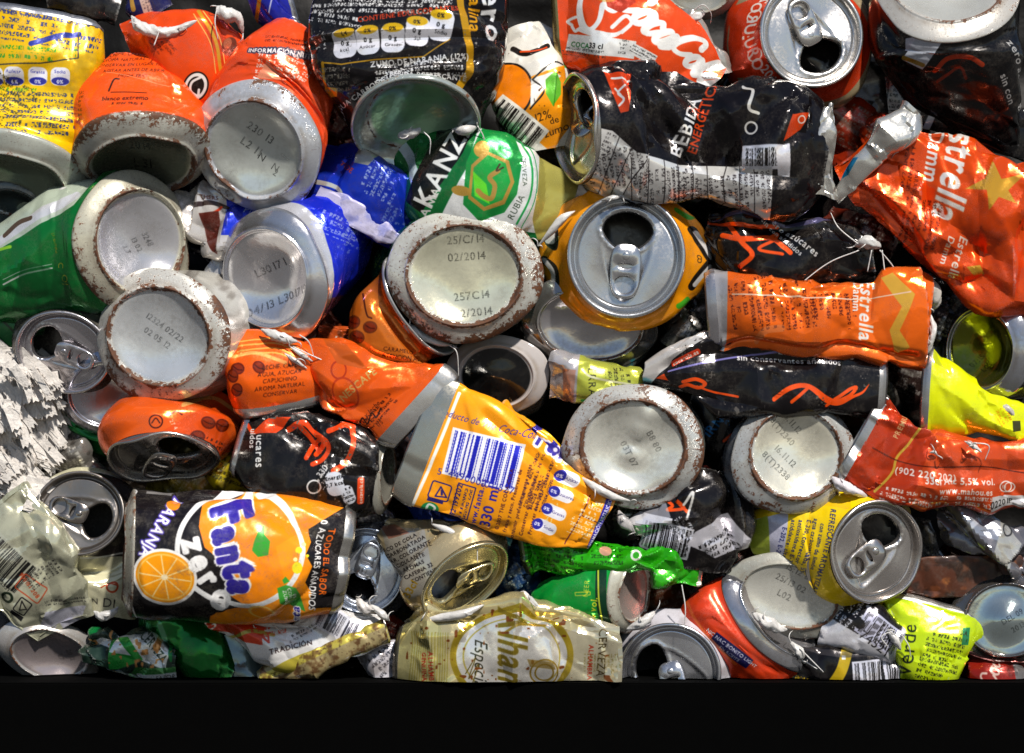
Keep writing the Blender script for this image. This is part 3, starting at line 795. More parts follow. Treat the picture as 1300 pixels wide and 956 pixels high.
# ---------------------------------------------------------------- upper left
def p(T):   # yellow label
    T.box(70, 60, 300, 110, '#d8ab05', 8)  # darker upper panel: a cast shadow put into the label colour
    T.micro(55, 42, 150, 40, 9, '#22307a', 8, .9, 1); T.text('AZUCAR DE CAÑA DE TODOS', 40, 22, 9, '#22307a', 9, True)
    T.stroke([(48, 62), (78, 52), (104, 47)], 7, '#1c2c86')
    T.stroke([(104, 45), (106, 78), (60, 86), (-5, 88)], 1.6, '#333333', smooth=False)
    T.micro(30, 68, 100, 10, 8, '#2f8f2a', 4, .9, 2); T.micro(30, 78, 90, 8, 8, '#2f8f2a', 4, .9, 3); T.micro(101, 65, 5, 30, 7, '#2f8f2a', 0, .9, 3)
    for i, (x, s_) in enumerate(((-8, ''), (2, ''), (27, ''), (56, 'Grasas'), (84, 'Sodio'))):
        T.box(x, 102, 24, 23, '#e9e6ee', 3, 8); T.ell(x, 108, 11, 5, '#2a2f9a', 3); T.text('0%' if i > 2 else '6%', x, 108.5, 6.5, '#ffffff', 3, True)
        T.text(s_ or 'Azúcar', x, 96, 6, '#2a2f9a', 3); 
    T.micro(50, 140, 100, 40, 8, '#22307a', 2, .85, 5); T.micro(60, 165, 90, 24, 8, '#22307a', 2, .85, 6); T.micro(20, 135, 60, 60, 7, '#3c3a20', 28, .8, 7)
    T.micro(20, 118, 70, 7, 7, '#5aa51c', 2, .9, 9); T.dirt(.2, seed=2)
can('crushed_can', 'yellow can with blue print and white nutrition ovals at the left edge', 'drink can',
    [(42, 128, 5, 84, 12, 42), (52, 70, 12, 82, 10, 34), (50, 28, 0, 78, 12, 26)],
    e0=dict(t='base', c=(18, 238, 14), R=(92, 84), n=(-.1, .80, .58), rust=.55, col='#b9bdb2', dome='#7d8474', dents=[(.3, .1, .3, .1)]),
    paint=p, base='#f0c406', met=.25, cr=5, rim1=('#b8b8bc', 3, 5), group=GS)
def p(T):
    T.poly([(95, 88), (140, 92), (180, 60), (260, 130), (262, 160), (200, 130), (120, 170)], '#ee5410')
    for i in range(5): T.text(('LECHE, CAFE, AZUCAR', 'AROMA NATURAL Y CACAO', 'CONSERVAR EN LUGAR FRESCO', 'AGITAR ANTES DE ABRIR', 'MEJOR FRIO')[i], 174, 66 + i * 8.5, 6.4, '#3a1206', -4 + i * .5, sh=.2)
    T.stroke([(147, 122), (152, 107), (158, 106)], 2.2, '#3a1206'); T.stroke([(150, 124), (175, 125), (194, 126)], 1.2, '#3a1206')
    T.text('blanco extremo', 169, 133, 8, '#3a1206', 2, True); T.micro(170, 141, 44, 6, 6, '#3a1206', 2, .8, 3); T.micro(109, 140, 7, 44, 6, '#3a1206', 0, .8, 4)
    T.stroke([(140, 95), (180, 103), (215, 112), (240, 113)], 1.0, '#f08a60')
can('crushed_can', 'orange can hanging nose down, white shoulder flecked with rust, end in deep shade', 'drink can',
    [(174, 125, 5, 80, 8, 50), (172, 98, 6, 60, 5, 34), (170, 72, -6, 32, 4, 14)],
    e0=dict(t='base', c=(184, 214, 36), R=(91, 84), n=(.10, .86, .50), rust=.6, col='#c4c2b6', dome='#5c6052', print=code(['2014', 'L 31'], 185, 212, 16, 5)),  # dark dome colour carries the shade on the downturned end
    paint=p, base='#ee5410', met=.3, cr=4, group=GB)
def p(T):
    T.poly([(252, 18), (300, 62), (306, 100), (288, 96), (262, 40)], '#c9380c'); T.stroke([(254, 20), (275, 55), (282, 95)], 4, '#c98f1e'); T.stroke([(259, 20), (280, 52), (288, 92)], 1.2, '#e9c064'); T.stroke([(249, 24), (270, 60), (276, 96)], 1, '#e9c064')
    T.ell(252, 113, 15, 19, '#1e0d08', 25); T.ell(252, 113, 13, 17, '#f3efe8', 25, ring=3.4); T.stroke([(258, 102), (248, 108), (246, 118), (254, 124), (256, 117)], 3, '#f3efe8')
    T.ell(292, 62, 9, 12, '#6a2a14', 20); T.ell(290, 58, 5, 7, '#a85a3a', 20); T.micro(212, 62, 34, 22, 6, '#5a1805', 50, .7, 4); T.micro(305, 75, 30, 12, 6, '#2a0a03', 60, .8, 4)
can('crushed_can', 'flattened orange red can with a small white round emblem, between two can ends', 'drink can',
    [(165, 62, -15, -14, -34, 16), (205, 68, -6, -12, -48, 26), (250, 78, -2, 2, -62, 30), (300, 92, -14, 8, -46, 20)],
    paint=p, base='#e8480c', met=.35, cr=6, cell=50, group=GS)
def p(T):
    T.text('INFORMACIÓN NUTRI', 362, 72, 8, '#f4e9e4', 6, True, out=('#403c50', 2.2)); T.micro(360, 92, 60, 30, 7, '#f0dcd2', 10, .9, 1); T.micro(390, 84, 30, 50, 7, '#f0dcd2', 30, .85, 2)
    T.poly([(330, 105), (344, 82), (362, 108)], '#e98a66'); T.text('ZAS', 340, 115, 17, '#f2ece6', 25, True); T.micro(365, 58, 50, 10, 5, '#4a1206', 8, .8, 4); T.specks(.5)
can('crushed_can', 'bluish white can end with a brown ring and date stamp, under a crumpled red label', 'drink can',
    [(368, 90, 4, 58, 40, 46), (386, 48, -15, 40, 22, 26)],
    e0=dict(t='base', c=(326, 195, 48), R=(86, 84), n=(-.22, .30, .93), rust=.45, col='#cdd0d6', met=.35, rough=.3, dome='#bfc3bd', dents=[(.0, -.9, .22, .16), (-.75, -.55, .2, .1)],
            print=lambda T: (code(['230 13', 'L2 11'], 325, 185, 17, 38)(T), T.text('N   N', 340, 213, 13, '#15151a', 35), T.text('2', 350, 225, 12, '#15151a', 35))),
    paint=p, base='#e84a18', met=.3, cr=5, group=GB)

# ---------------------------------------------------------------- upper middle
def p(T):
    T.poly([(603, -20), (660, -20), (664, 120), (600, 160), (590, 100)], '#131114')
    T.stroke([(580, -20), (588, 30), (597, 82), (588, 108), (574, 128)], 9, '#c9930f'); 
    T.text('calina', 604, 22, 22, '#e8a20c', 92, True, xs=1.05); T.text('ero', 629, 26, 38, '#efeeec', 84, True, xs=1.1)
    T.micro(500, 2, 150, 26, 8, '#e8e6e0', 3, 1, 1, 7); T.micro(480, 18, 170, 16, 8, '#e8e6e0', 3, 1, 2, 7); T.micro(430, 30, 70, 14, 8, '#e8e6e0', 12, 1, 3)
    T.text('CONTIENE EDULCORANTES', 520, 26, 9, '#d8431c', -6, True)
    T.stroke([(418, 84), (440, 88), (480, 84), (540, 80), (572, 58)], 1.6, '#b98a1a', smooth=False); T.stroke([(418, 84), (424, 124)], 3, '#b98a1a')
    T.poly([(420, 108), (436, 112), (434, 122), (426, 122)], '#c9930f')
    for i, (x, y, a) in enumerate(((442, 62, -8), (471, 59, -5), (502, 57, 0), (532, 49, 6), (561, 42, 10))):
        T.box(x, y, 29, 37, '#eceaf0', a, 10); T.ell(x, y - 13, 13, 6, '#e3b40e', a); T.text(('1,4', '0%', '0%', '0%', '0%')[i], x, y - 12, 7, BK, a, True); T.text('0 g', x, y - 1, 8, BK, a, True); T.text(('kcal', 'Azúcar', 'Grasas', 'Sal', 'Sodio')[i], x, y + 8, 6.5, BK, a)
    T.micro(410, 58, 16, 24, 7, '#e8e6e0', -20, .8, 5)
    T.text('AGUA CARBONATADA', 470, 118, 9, '#eceae6', -28, True); T.text('ZUMO DE NARANJA (12%)', 535, 84, 9.5, '#eceae6', -5, True); T.micro(535, 95, 110, 22, 8, '#eceae6', -4, 1, 6, 7)
    T.text('BEBIDA REFRESCANTE', 545, 103, 8.5, '#eceae6', 3, True); T.text('AROMATIZADA', 492, 118, 9, '#eceae6', -32, True)
    T.micro(430, 102, 40, 26, 7, '#8a8576', 4, .8, 9); T.specks(.8, '#8a8680', 3, 2)
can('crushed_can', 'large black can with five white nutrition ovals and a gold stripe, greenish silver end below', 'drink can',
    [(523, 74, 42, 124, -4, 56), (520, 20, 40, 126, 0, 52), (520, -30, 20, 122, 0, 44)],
    e0=dict(t='cup', c=(528, 158, 48), R=(82, 80), n=(.02, .76, .65), rust=.12, col='#c9d2cc', met=.6, rough=.25, dome='#8fb896'),  # green of the dome is a reflection put into its colour
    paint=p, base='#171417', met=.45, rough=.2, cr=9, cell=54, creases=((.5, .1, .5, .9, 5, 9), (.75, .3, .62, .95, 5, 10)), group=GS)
def p(T):
    T.stroke([(722, 34), (716, 28), (730, 24), (738, 32), (728, 42), (722, 36)], 4, '#f2f0ec'); T.stroke([(730, 40), (752, 46), (776, 50), (790, 44)], [4, 8, 6, 3], '#f2f0ec')
    T.script('Co', 752, 14, 62, -38, '#f4f2ee', wt=.15); T.script('Coca', 820, 22, 58, 44, '#f4f2ee', wt=.17, xs=.8); T.script('Cola', 884, 76, 50, 50, '#f4f2ee', wt=.17, xs=.8); T.stroke([(776, 40), (792, 26), (800, 34), (788, 46)], 5, '#f2f0ec')
    T.box(760, 62, 90, 22, '#ecebe8', 8); T.text('COCA', 735, 60, 9, '#2a7a3a', 8, True); T.text('33 cl', 757, 62, 9, BK, 8, True); T.micro(740, 70, 60, 12, 5, '#333333', 8, .8); T.micro(790, 64, 12, 20, 5, '#333333', 8, .8)
    T.poly([(765, -6), (800, -6), (806, 8), (786, 22), (770, 14)], '#b8341a'); T.box(812, 72, 40, 14, '#e8e6e2', 28); T.micro(814, 72, 36, 10, 4, '#222222', 28, .9)
    T.ell(768, 0, 14, 8, '#c49a28', 10, k=.5)
can('crushed_can', 'red can with flowing white script, folded across the top of the heap', 'drink can',
    [(712, 25, -5, -4, -62, 30), (760, 30, 12, 2, -66, 34), (815, 52, 18, 22, -56, 30), (865, 76, 12, 24, -44, 24), (905, 102, 0, 22, -22, 14)],
    rim0=('#b9a26a', 3, 4), paint=p, base='#ec4c18', met=.35, cr=6, cell=54, group=GS)
def p(T):
    T.poly([(880, 30), (905, 40), (918, 90), (900, 110), (885, 70)], '#b9b5ae'); T.stroke([(872, 42), (884, 30), (895, 44)], 6, OR)
can('crushed_can', 'grey crumpled can end poking out right of the red script can', 'drink can',
    [(880, 30, -20, -18, -18, 16), (895, 55, -8, -26, -8, 22), (905, 95, -14, -20, 4, 16)], paint=p, base='#aeaaa2', met=.6, cr=5, group=GS)
def p(T):
    T.poly([(640, 10), (700, 60), (690, 95), (640, 80)], '#d8d3c8'); T.stroke([(650, 62), (668, 70), (695, 58)], 8, '#1a120e'); T.stroke([(660, 66), (680, 66), (694, 60)], 3, '#d2440e')
    T.poly([(675, 102), (720, 84), (730, 140), (700, 195), (670, 170), (640, 130)], '#f29406'); T.ell(645, 118, 30, 34, '#f0800a', 0); T.ell(645, 118, 32, 36, '#15110f', 0, ring=2.5)
    T.poly([(674, 105), (700, 96), (712, 100), (690, 118), (673, 142)], '#efece4'); T.stroke([(676, 106), (700, 84), (716, 84)], 2, '#15110f'); T.stroke([(676, 106), (690, 120), (673, 142)], 2, '#15110f')
    T.poly([(692, 106), (704, 94), (711, 108), (710, 124), (700, 138), (692, 124)], '#5fb32a'); T.stroke([(706, 98), (701, 138)], 1, '#2f7a1a'); T.poly([(716, 72), (738, 82), (730, 92), (718, 84)], '#2f9a3a')
    T.text('12%', 687, 150, 14, '#2a1c06', -20, sh=.1); T.text('de', 701, 154, 11, '#2a1c06', -20, sh=.1); T.text('zumo', 703, 166, 13, '#2a1c06', -24, sh=.2)
    T.bars(656, 160, 62, 30, 38, '#1a1410', '#efe9dc', 3, '8437805'); T.specks(.7)
can('crushed_can', 'white and orange fruit drink can with a green leaf and "12% de zumo"', 'drink can',
    [(652, 40, -25, 36, -18, 24), (672, 90, -8, 48, -24, 32), (680, 135, -4, 46, -16, 34), (688, 188, -12, 36, -6, 22)], paint=p, base='#d9d4c8', met=.2, cr=6, group=GS)
def p(T):
    T.ell(1020, 55, 100, 96, '#9b8a6a', ring=13); T.poly([(915, -20), (975, -20), (960, 60), (985, 110), (925, 100)], '#dc3a0e')
    T.text('EURO', 950, 70, 19, '#f0e4da', 72, True); T.text('2012', 972, 104, 15, '#f0e4da', 55, True); T.ell(952, 76, 9, 9, '#f0e4da', ring=1.6); T.text('UEFA', 948, 24, 8, '#f0e4da', 75, True)
can('crushed_can', 'red can seen lid on with its mouth at the lower right, near the top edge', 'drink can',
    [(1014, 55, -28, 94, 0, 90), (1014, 60, -70, 90, 0, 84), (1016, 60, -110, 80, 0, 76)],
    e0=dict(t='lid', c=(1024, 50, 26), R=(80, 84), n=(.16, -.12, .97), rot=62, tabrot=0, lift=6, wd=0, col='#cfcbc6'),
    paint=p, base='#cf3a12', met=.35, cr=3, group=GL)
def p(T):
    T.poly([(1138, 58), (1160, 56), (1158, 78), (1136, 74)], '#b9b5c0'); T.poly([(1150, 58), (1184, 60), (1160, 98), (1134, 84)], '#aeb0b8'); T.stroke([(1136, 82), (1160, 92)], 5, '#8a6a20')
    T.stroke([(1175, 100), (1190, 84), (1215, 82), (1232, 90)], 6, '#a8330e'); T.stroke([(1180, 112), (1205, 96), (1215, 108)], 4, '#7a240c'); T.text('zero azúcares', 1290, 100, 14, '#a6a4a0', 62, True); T.text('sin con', 1270, 118, 13, '#a6a4a0', 62, True)
can('crushed_can', 'black can with a rust edged white end tipped upward in the top right corner', 'drink can',
    [(1205, 92, -12, 88, 8, 60), (1222, 130, -25, 78, 12, 44), (1240, 165, -40, 60, 14, 24)],
    e0=dict(t='base', c=(1196, -16, 20), R=(96, 92), n=(-.06, -.62, .78), rust=.6, col='#c9c5bd', dome='#c2c1b8', met=.25, zs=.5),
    paint=p, base='#0d0c0e', met=.3, cr=5, group=GB)
def p(T):
    T.box(1146, 118, 42, 56, '#8f8b88', 6); T.micro(1146, 118, 38, 52, 7, '#1a1a1a', 6, 1, 3); T.text('Contiene', 1158, 112, 8, BK, 6, True)
    T.stroke([(1190, 105), (1182, 138), (1172, 165)], 9, '#a7a4ac'); T.stroke([(1220, 128), (1245, 132), (1275, 150)], 9, '#8c3a1c'); T.stroke([(1222, 112), (1250, 124)], 3, '#c2471a')
can('crushed_can', 'black can with grey text panel and slanting silver stripe above the big orange can', 'drink can',
    [(1128, 122, -45, -4, -36, 22), (1180, 130, -30, 0, -44, 28), (1240, 150, -30, 6, -40, 26), (1310, 175, -45, 8, -34, 20)], paint=p, base='#0c0b0d', met=.25, cr=5, group=GS)

# energy drink can
def p(T):
    T.poly([(745, 165), (776, 172), (806, 198), (860, 212), (975, 215), (974, 285), (905, 272), (812, 252), (735, 250), (725, 236)], '#dcdad6')
    T.box(752, 210, 50, 34, '#e2e0dc', -58)
    for i in range(9):
        x = 800 + i * 19; T.stroke([(x, 204 + i * 1.2), (x + 3, 262 + i * 2)], 1.1, '#2a2426', smooth=False)
    for i in range(3): T.stroke([(785 + i * 18, 178 + i * 8), (760 + i * 16, 246)], 1.1, '#2a2426', smooth=False)
    T.micro(762, 205, 12, 66, 5, '#2a2426', 25, .9, 1); T.micro(790, 215, 46, 60, 7, '#2a2426', 80, .75, 2); T.micro(840, 238, 44, 60, 7, '#2a2426', 82, .7, 3); T.micro(930, 246, 44, 90, 7, '#2a2426', 84, .8, 4); T.micro(868, 236, 40, 34, 6, '#2a2426', 84, .9, 5)
    T.bars(962, 203, 40, 22, 0, '#1a1818', '#d6d6de', 5)
    T.poly([(764, 92), (802, 96), (801, 108), (796, 148), (786, 150), (774, 120)], '#e2430f'); T.stroke([(774, 102), (800, 105)], 3, '#f3efea'); T.stroke([(792, 114), (782, 122), (790, 132), (784, 140)], 3, '#f3efea'); T.stroke([(778, 116), (786, 126)], 2.4, '#f3efea')
    T.text('BEBIDA', 870, 160, 21, '#efece8', -70, True, xs=1.15); T.text('ENERGÉTICA', 890, 148, 17, '#d8430f', -72, True, xs=.95)
    T.ell(948, 165, 9, 9, '#cfccc6', ring=2.5); T.stroke([(940, 110), (952, 118), (946, 140), (958, 146)], 4, '#d8d4cc'); T.poly([(1000, 150), (1024, 146), (1012, 168), (988, 184), (996, 160)], '#dd430f'); T.ell(1012, 156, 5, 5, '#f0ece6', ring=1.5)
    T.poly([(978, 190), (996, 186), (998, 228), (982, 226)], '#e6e3e8'); T.poly([(996, 186), (1010, 184), (1012, 240), (998, 236)], '#141214'); T.specks(.6, '#77736c', 2, 2)
can('crushed_can', 'long black energy drink can with white nutrition table, lid and tab turned left', 'drink can',
    [(822, 172, 46, -2, -84, 40), (895, 182, 34, 6, -74, 30), (955, 188, 40, 8, -88, 38), (1018, 190, 34, 4, -84, 40), (1040, 192, 28, 2, -66, 30)],
    e0=dict(t='lid', c=(732, 164, 44), R=(84, 70), n=(-.92, .06, .42), rot=-80, lift=-52, tabrot=178, col='#c3beb6', warp=.05),
    paint=p, base='#151215', met=.5, rough=.2, cr=9, cell=52, creases=((.38, .0, .58, .55, 17, 26), (.58, .55, .85, .25, 14, 24), (.45, .6, .85, .62, 8, 12), (.15, .3, .38, .5, 9, 14)), group=GS)
def silver(T): T.dirt(.25, seed=4, sc=12)
can('crushed_can', 'crumpled bare silver neck at the right end of the long black can', 'drink can',
    [(1056, 134, 46, 8, -4, 9), (1046, 165, 52, 20, -4, 14), (1042, 205, 50, 24, 0, 16), (1048, 246, 40, 14, 6, 10)], paint=silver, base='#cfccc4', met=.8, rough=.28, cr=7, cell=30, group=GS)
def p(T):
    T.poly([(1070, 200), (1088, 200), (1076, 222), (1068, 226)], '#1c86b4')
can('crushed_can', 'twisted bare silver can neck reaching up beside the big orange label', 'drink can',
    [(1156, 142, 54, 8, 7, 7), (1140, 164, 60, 15, 15, 10), (1114, 190, 56, 13, 15, 10), (1084, 222, 46, 10, 14, 9), (1064, 250, 32, 5, 8, 6)], paint=p, base='#cfccc4', met=.8, rough=.28, cr=4.5, cell=34, group=GS)
def p(T):
    T.text('Estrella', 1212, 214, 50, '#f0e6dc', 104, True, sh=.25, xs=.86, gap=-.02); T.text('Damm', 1184, 196, 26, '#f0e2d8', 100, True, sh=.2)
    star = [(1250, 212), (1262, 232), (1292, 226), (1270, 246), (1280, 262), (1258, 254), (1246, 270), (1242, 246), (1216, 244), (1240, 232)]
    T.poly(star, '#c8932a'); T.micro(1150, 215, 60, 14, 8, '#5a1604', 100, .8, 2); T.text('NARANJA', 1158, 236, 8, '#5a1604', 100); T.micro(1165, 285, 60, 46, 7, '#5a1604', 100, .75, 4)
    T.text('Estrella', 1212, 330, 17, '#efd9cc', 105, True, sh=.2); T.text('Damm', 1198, 318, 12, '#efd9cc', 105, True, sh=.2)
    T.poly([(1222, 340), (1240, 338), (1246, 350), (1232, 352)], '#c8932a'); T.dirt(.25, '#7a1c04', seed=8, sc=30)
can('crushed_can', 'big bright orange crumpled can with white star brand lettering at the right edge', 'drink can',
    [(1076, 236, 22, -18, -28, 14), (1122, 230, 34, -14, -68, 24), (1185, 256, 38, 0, -92, 32), (1250, 288, 36, -2, -98, 34), (1335, 310, 28, 0, -96, 30)],
    paint=p, base='#e24a0c', met=.5, rough=.26, cr=9, cell=52, big=.5, creases=((.2, .5, .75, .62, 9, 14), (.4, .75, .8, .5, 8, 12)), group=GS)
# ---------------------------------------------------------------- left middle
def p(T):
    T.poly([(-30, 290), (60, 235), (130, 225), (105, 265), (40, 300), (-30, 335)], '#b9c4b0'); T.stroke([(-20, 322), (30, 292), (75, 268), (105, 250)], 12, '#cfcfd2'); T.stroke([(10, 300), (30, 285), (48, 280)], 6, '#5a4636'); T.stroke([(-10, 322), (20, 315)], 4, '#8ac22a')
    T.stroke([(12, 362), (40, 350), (75, 343)], 2, '#c9c9c2'); T.stroke([(12, 356), (40, 345), (75, 338)], .8, '#c9c9c2'); T.text('OI', 93, 358, 13, '#a8a02a', 95); T.text('C', 88, 340, 11, '#a8a02a', 95); T.micro(80, 312, 26, 5, 5, '#8a7a20', 80, .8, 4)
    T.poly([(40, 330), (90, 350), (100, 395), (20, 395)], '#07401c', .5)  # shade on the lower side, painted into the green
can('crushed_can', 'dark green can with a big rust spotted white end facing right, at the left edge', 'drink can',
    [(82, 322, 0, 11, 80, 52), (50, 333, -4, 10, 76, 46), (5, 342, -12, 6, 62, 36), (-50, 350, -20, 4, 55, 30)],
    e0=dict(t='base', c=(186, 309, 40), R=(88, 84), n=(.60, .02, .80), rust=.62, col='#cfcab4', dome='#aaa9ac', dents=[(.2, -.2, .3, .05)], print=code(['3248', '13 02', '2.7'], 190, 312, 11, 60)),
    paint=p, base='#0a6a2c', met=.4, cr=6, cell=60, group=GB)
can('crushed_can', 'white can end with a rusty shoulder and dotted date code, leaning on the green can', 'drink can',
    [(232, 425, -8, 96, 0, 80), (255, 425, -50, 88, 8, 70)],
    e0=dict(t='base', c=(210, 428, 58), R=(90, 82), n=(-.16, .06, .98), rust=.85, col='#cbc9c2', wd=20, zs=.8, dome='#bdbfc0', print=code(['12324 02/22', '02 05 12'], 210, 424, 13, 36)),
    paint=lambda T: T.dirt(.4), base='#b9b6ae', met=.3, cr=3, group=GB)
def p(T):
    T.put(sstep(20, 22, T.U), '#1a2ed2'); T.micro(430, 290, 60, 30, 9, '#b8c0f0', 20, .7, 3); T.micro(450, 310, 30, 30, 7, '#8fa0e8', -60, .6, 5); T.poly([(380, 400), (450, 372), (440, 420), (400, 430)], '#c9752e', .6)
can('crushed_can', 'shiny aluminium can end with a printed date line and a bright blue body behind', 'drink can',
    [(422, 318, -26, 16, -76, 52), (446, 306, -52, 16, -58, 36)],
    e0=dict(t='base', c=(341, 356, 40), R=(84, 84), n=(-.48, .18, .85), rust=0, round=0, warp=.01, col='#dcdce2', met=.9, rough=.3, dome='#d2d0d4', gr=.4, dents=[(.1, .5, .35, .12), (-.3, .2, .3, .06)], print=code(['L30171', '', '04/13 L301719'], 345, 365, 17, -22)),
    paint=p, base='#c9c9d0', met=.5, rough=.22, cr=3, group=GB)
def p(T):
    T.ell(120, 440, 50, 40, '#b0a890', k=.3); T.dirt(.3, seed=4)
can('crushed_can', 'small silver lidded can with mouth at the left, under the rusty white date stamped end', 'drink can',
    [(84, 440, -20, 62, 0, 50), (82, 436, -60, 56, 0, 44)],
    e0=dict(t='lid', c=(86, 448, 22), R=(74, 64), n=(-.12, .25, .96), rot=205, lift=8, wd=12, col='#bdb9bd', tabrot=6), paint=p, base='#555250', met=.7, cr=3, group=GL)
def p(T):
    T.stroke([(95, 490), (100, 540), (112, 585)], 6, '#0c4a22'); T.text('ANTES', 96, 536, 13, '#d6d020', 78, True); T.stroke([(128, 598), (95, 540), (86, 500)], 3, '#d6d020', k=.6)
can('crushed_can', 'silver can end with a dark hollow over a green side with yellow letters', 'drink can',
    [(146, 535, -62, 58, 12, 44), (132, 556, -78, 52, 14, 38), (124, 566, -100, 44, 16, 30)],
    e0=dict(t='base', c=(152, 500, 8), R=(76, 62), n=(-.1, .36, .92), rust=0, wd=-15, col='#c4c2cc', met=.85, rough=.3, gr=.5, dome='#a6a4ac', dents=[(.0, -.3, .4, .1)]),
    paint=p, base='#0f7a34', met=.4, cr=5, group=GB)
def p(T):
    T.poly([(210, 550), (290, 500), (295, 590), (260, 580)], '#e8500f'); T.ell(208, 534, 9, 9, '#4a1406', ring=1.8); T.stroke([(203, 536), (208, 530), (213, 536)], 1.6, '#4a1406'); beans(T, [(258, 553), (271, 536), (287, 540)], 9); T.text('27 4', 230, 538, 7, '#f0d8c8', 60); T.micro(276, 562, 22, 12, 6, '#3a1206', 30, .8, 2)
    T.stroke([(240, 512), (270, 505), (296, 522)], 5, '#f0b060'); T.stroke([(225, 527), (232, 520), (240, 525)], 2, '#4a1406')
can('crushed_can', 'orange can with brown bean prints, its flattened lid turned down above the black orange can', 'drink can',
    [(240, 512, -18, 60, 26, 18), (274, 500, -30, 40, 26, 13)],
    e0=dict(t='lid', c=(212, 583, 36), R=(84, 66), n=(.05, .82, .56), wd=8, rot=-25, col='#a9a49e', tabrot=20, lift=20, warp=.06, dirt=.6),
    paint=p, base='#f05e16', met=.45, rough=.24, cr=4, group=GL)
def p(T):
    T.poly([(55, 700), (170, 700), (170, 800), (60, 800)], '#cfcaa8'); T.box(110, 690, 120, 26, '#3a3432', 4); T.stroke([(60, 701), (110, 706), (160, 702)], 2, '#e8e6da'); T.ell(146, 744, 8, 9, '#b8431e', 20, ring=2.5); T.stroke([(132, 745), (142, 738), (152, 742)], 2, '#b8431e'); T.text('DI', 140, 766, 17, '#2a2826', 5, sh=.1); T.text('N', 122, 764, 11, '#2a2826', 5)
can('crushed_can', 'dull grey lid above a cream label, left of the large black and orange can', 'drink can',
    [(112, 740, -14, 58, 10, 36), (118, 775, -18, 50, 12, 24)],
    e0=dict(t='lid', c=(104, 650, 26), R=(70, 64), n=(-.05, -.16, .97), wd=0, rot=20, lift=3, col='#8e8781', rough=.38, dirt=.9), paint=p, base='#3a3432', met=.25, cr=4, group=GL)
def p(T):
    T.bars(12, 716, 66, 44, 42, '#151515', '#b9b8a2', 8, '290001032351')
    T.box(44, 748, 24, 38, '#c2502e', -52, 3, 1.6); T.text('900181 208', 42, 744, 8, '#b8431e', 55, True); T.micro(60, 730, 20, 50, 6, '#1c1c1c', 55, .8, 2)
    T.ell(12, 760, 9, 8, '#1c2a1c', 20, ring=3.5); T.box(32, 772, 18, 22, '#222222', 38, 3, 1.6); T.stroke([(28, 776), (32, 764), (37, 776), (28, 776)], 1.6, '#222222', smooth=False); T.box(23, 784, 18, 6, '#222222', 40)
    T.poly([(50, 805), (60, 780), (110, 770), (100, 800)], '#c4c3d0'); T.micro(85, 765, 50, 8, 5, '#222222', -10, .8, 4)
can('crushed_can', 'cream can with barcode, arrow circle and red framed phone number, lower left', 'drink can',
    [(0, 640, 12, -32, 26, 18), (22, 690, 30, -56, 30, 26), (42, 735, 30, -56, 32, 24), (62, 775, 18, -46, 26, 16), (78, 800, 8, -36, 18, 10)],
    paint=p, base='#b4b39a', met=.5, rough=.26, dirt=.9, cr=7, cell=40, creases=((.1, .7, .8, .55, 6, 10),), group=GS)
can('crushed_can', 'dented white can end tilted under the cream barcode can at the bottom left', 'drink can',
    [(50, 810, -30, 56, 22, 34), (44, 800, -60, 50, 20, 30)],
    e0=dict(t='base', c=(70, 828, 2), R=(68, 44), n=(.22, .3, .93), wd=24, rust=.15, col='#b9b6b4', dome='#8f8484', met=.4, dents=[(.3, -.3, .4, .08)], print=code(['2012', 'L7'], 90, 835, 10, 70)),
    paint=lambda T: T.dirt(.5), base='#565250', cr=3, group=GB)

# ---------------------------------------------------------------- centre left
def p(T):
    T.poly([(290, 430), (318, 428), (350, 460), (380, 470), (300, 452)], '#e8661a'); 
    for i in range(4): T.stroke([(306, 440 + i * 5), (352, 436 + i * 5), (380, 446 + i * 5)], 1.6, '#f2b050')
    T.stroke([(300, 456), (330, 452), (365, 462)], 4, '#f0c070', k=.7); beans(T, [(308, 470), (333, 468), (302, 478), (306, 494)], 8)
    for i in range(5): T.text(('LECHE, CAFE', 'AGUA, AZUCAR', 'CAPUCHINO', 'AROMA NATURAL', 'CONSERVAR')[i], 358, 466 + i * 8, 7, '#35120a', -6, sh=.2)
can('crushed_can', 'orange can with brown bean prints and gold stripes standing on its white lower rim', 'drink can',
    [(358, 508, 22, 62, -10, 26), (352, 482, 30, 60, -8, 26), (346, 456, 26, 54, -6, 22), (344, 432, 8, 42, 6, 12)],
    rim0=('#cfcdca', 3.5, 8), paint=p, base='#f2600f', met=.35, cr=5, group=GS)
def p(T):
    T.poly([(400, 455), (430, 450), (480, 470), (545, 485), (500, 560), (450, 510)], '#f05c10'); T.text('NESCAFE', 455, 488, 13, '#d8a860', -40, True, sh=.1); T.ell(432, 470, 10, 12, '#b8340a', ring=2); T.ell(440, 500, 16, 22, '#c23a0c', -20, ring=2)
    T.stroke([(455, 545), (460, 532), (466, 540), (472, 525), (478, 530), (484, 518)], 2, '#3a1206'); T.micro(480, 525, 60, 16, 6, '#3a1206', -48, .85, 3); T.text('y leche', 472, 520, 9, '#3a1206', -48, sh=.3); T.text('175', 482, 538, 7, '#3a1206', -48); T.poly([(410, 430), (440, 440), (470, 470), (430, 462)], '#cf5a1a')
can('crushed_can', 'orange can tapering to the upper left, a bright silver shoulder at its lower right', 'drink can',
    [(385, 440, 24, -4, 14, 8), (415, 462, 36, -16, 28, 16), (458, 492, 40, -34, 40, 22), (505, 508, 40, -40, 44, 24), (520, 516, 40, -42, 46, 24)],
    rim1=('#c9c6c2', 3, 20), paint=p, base='#f05e14', met=.45, rough=.24, cr=6, group=GS)
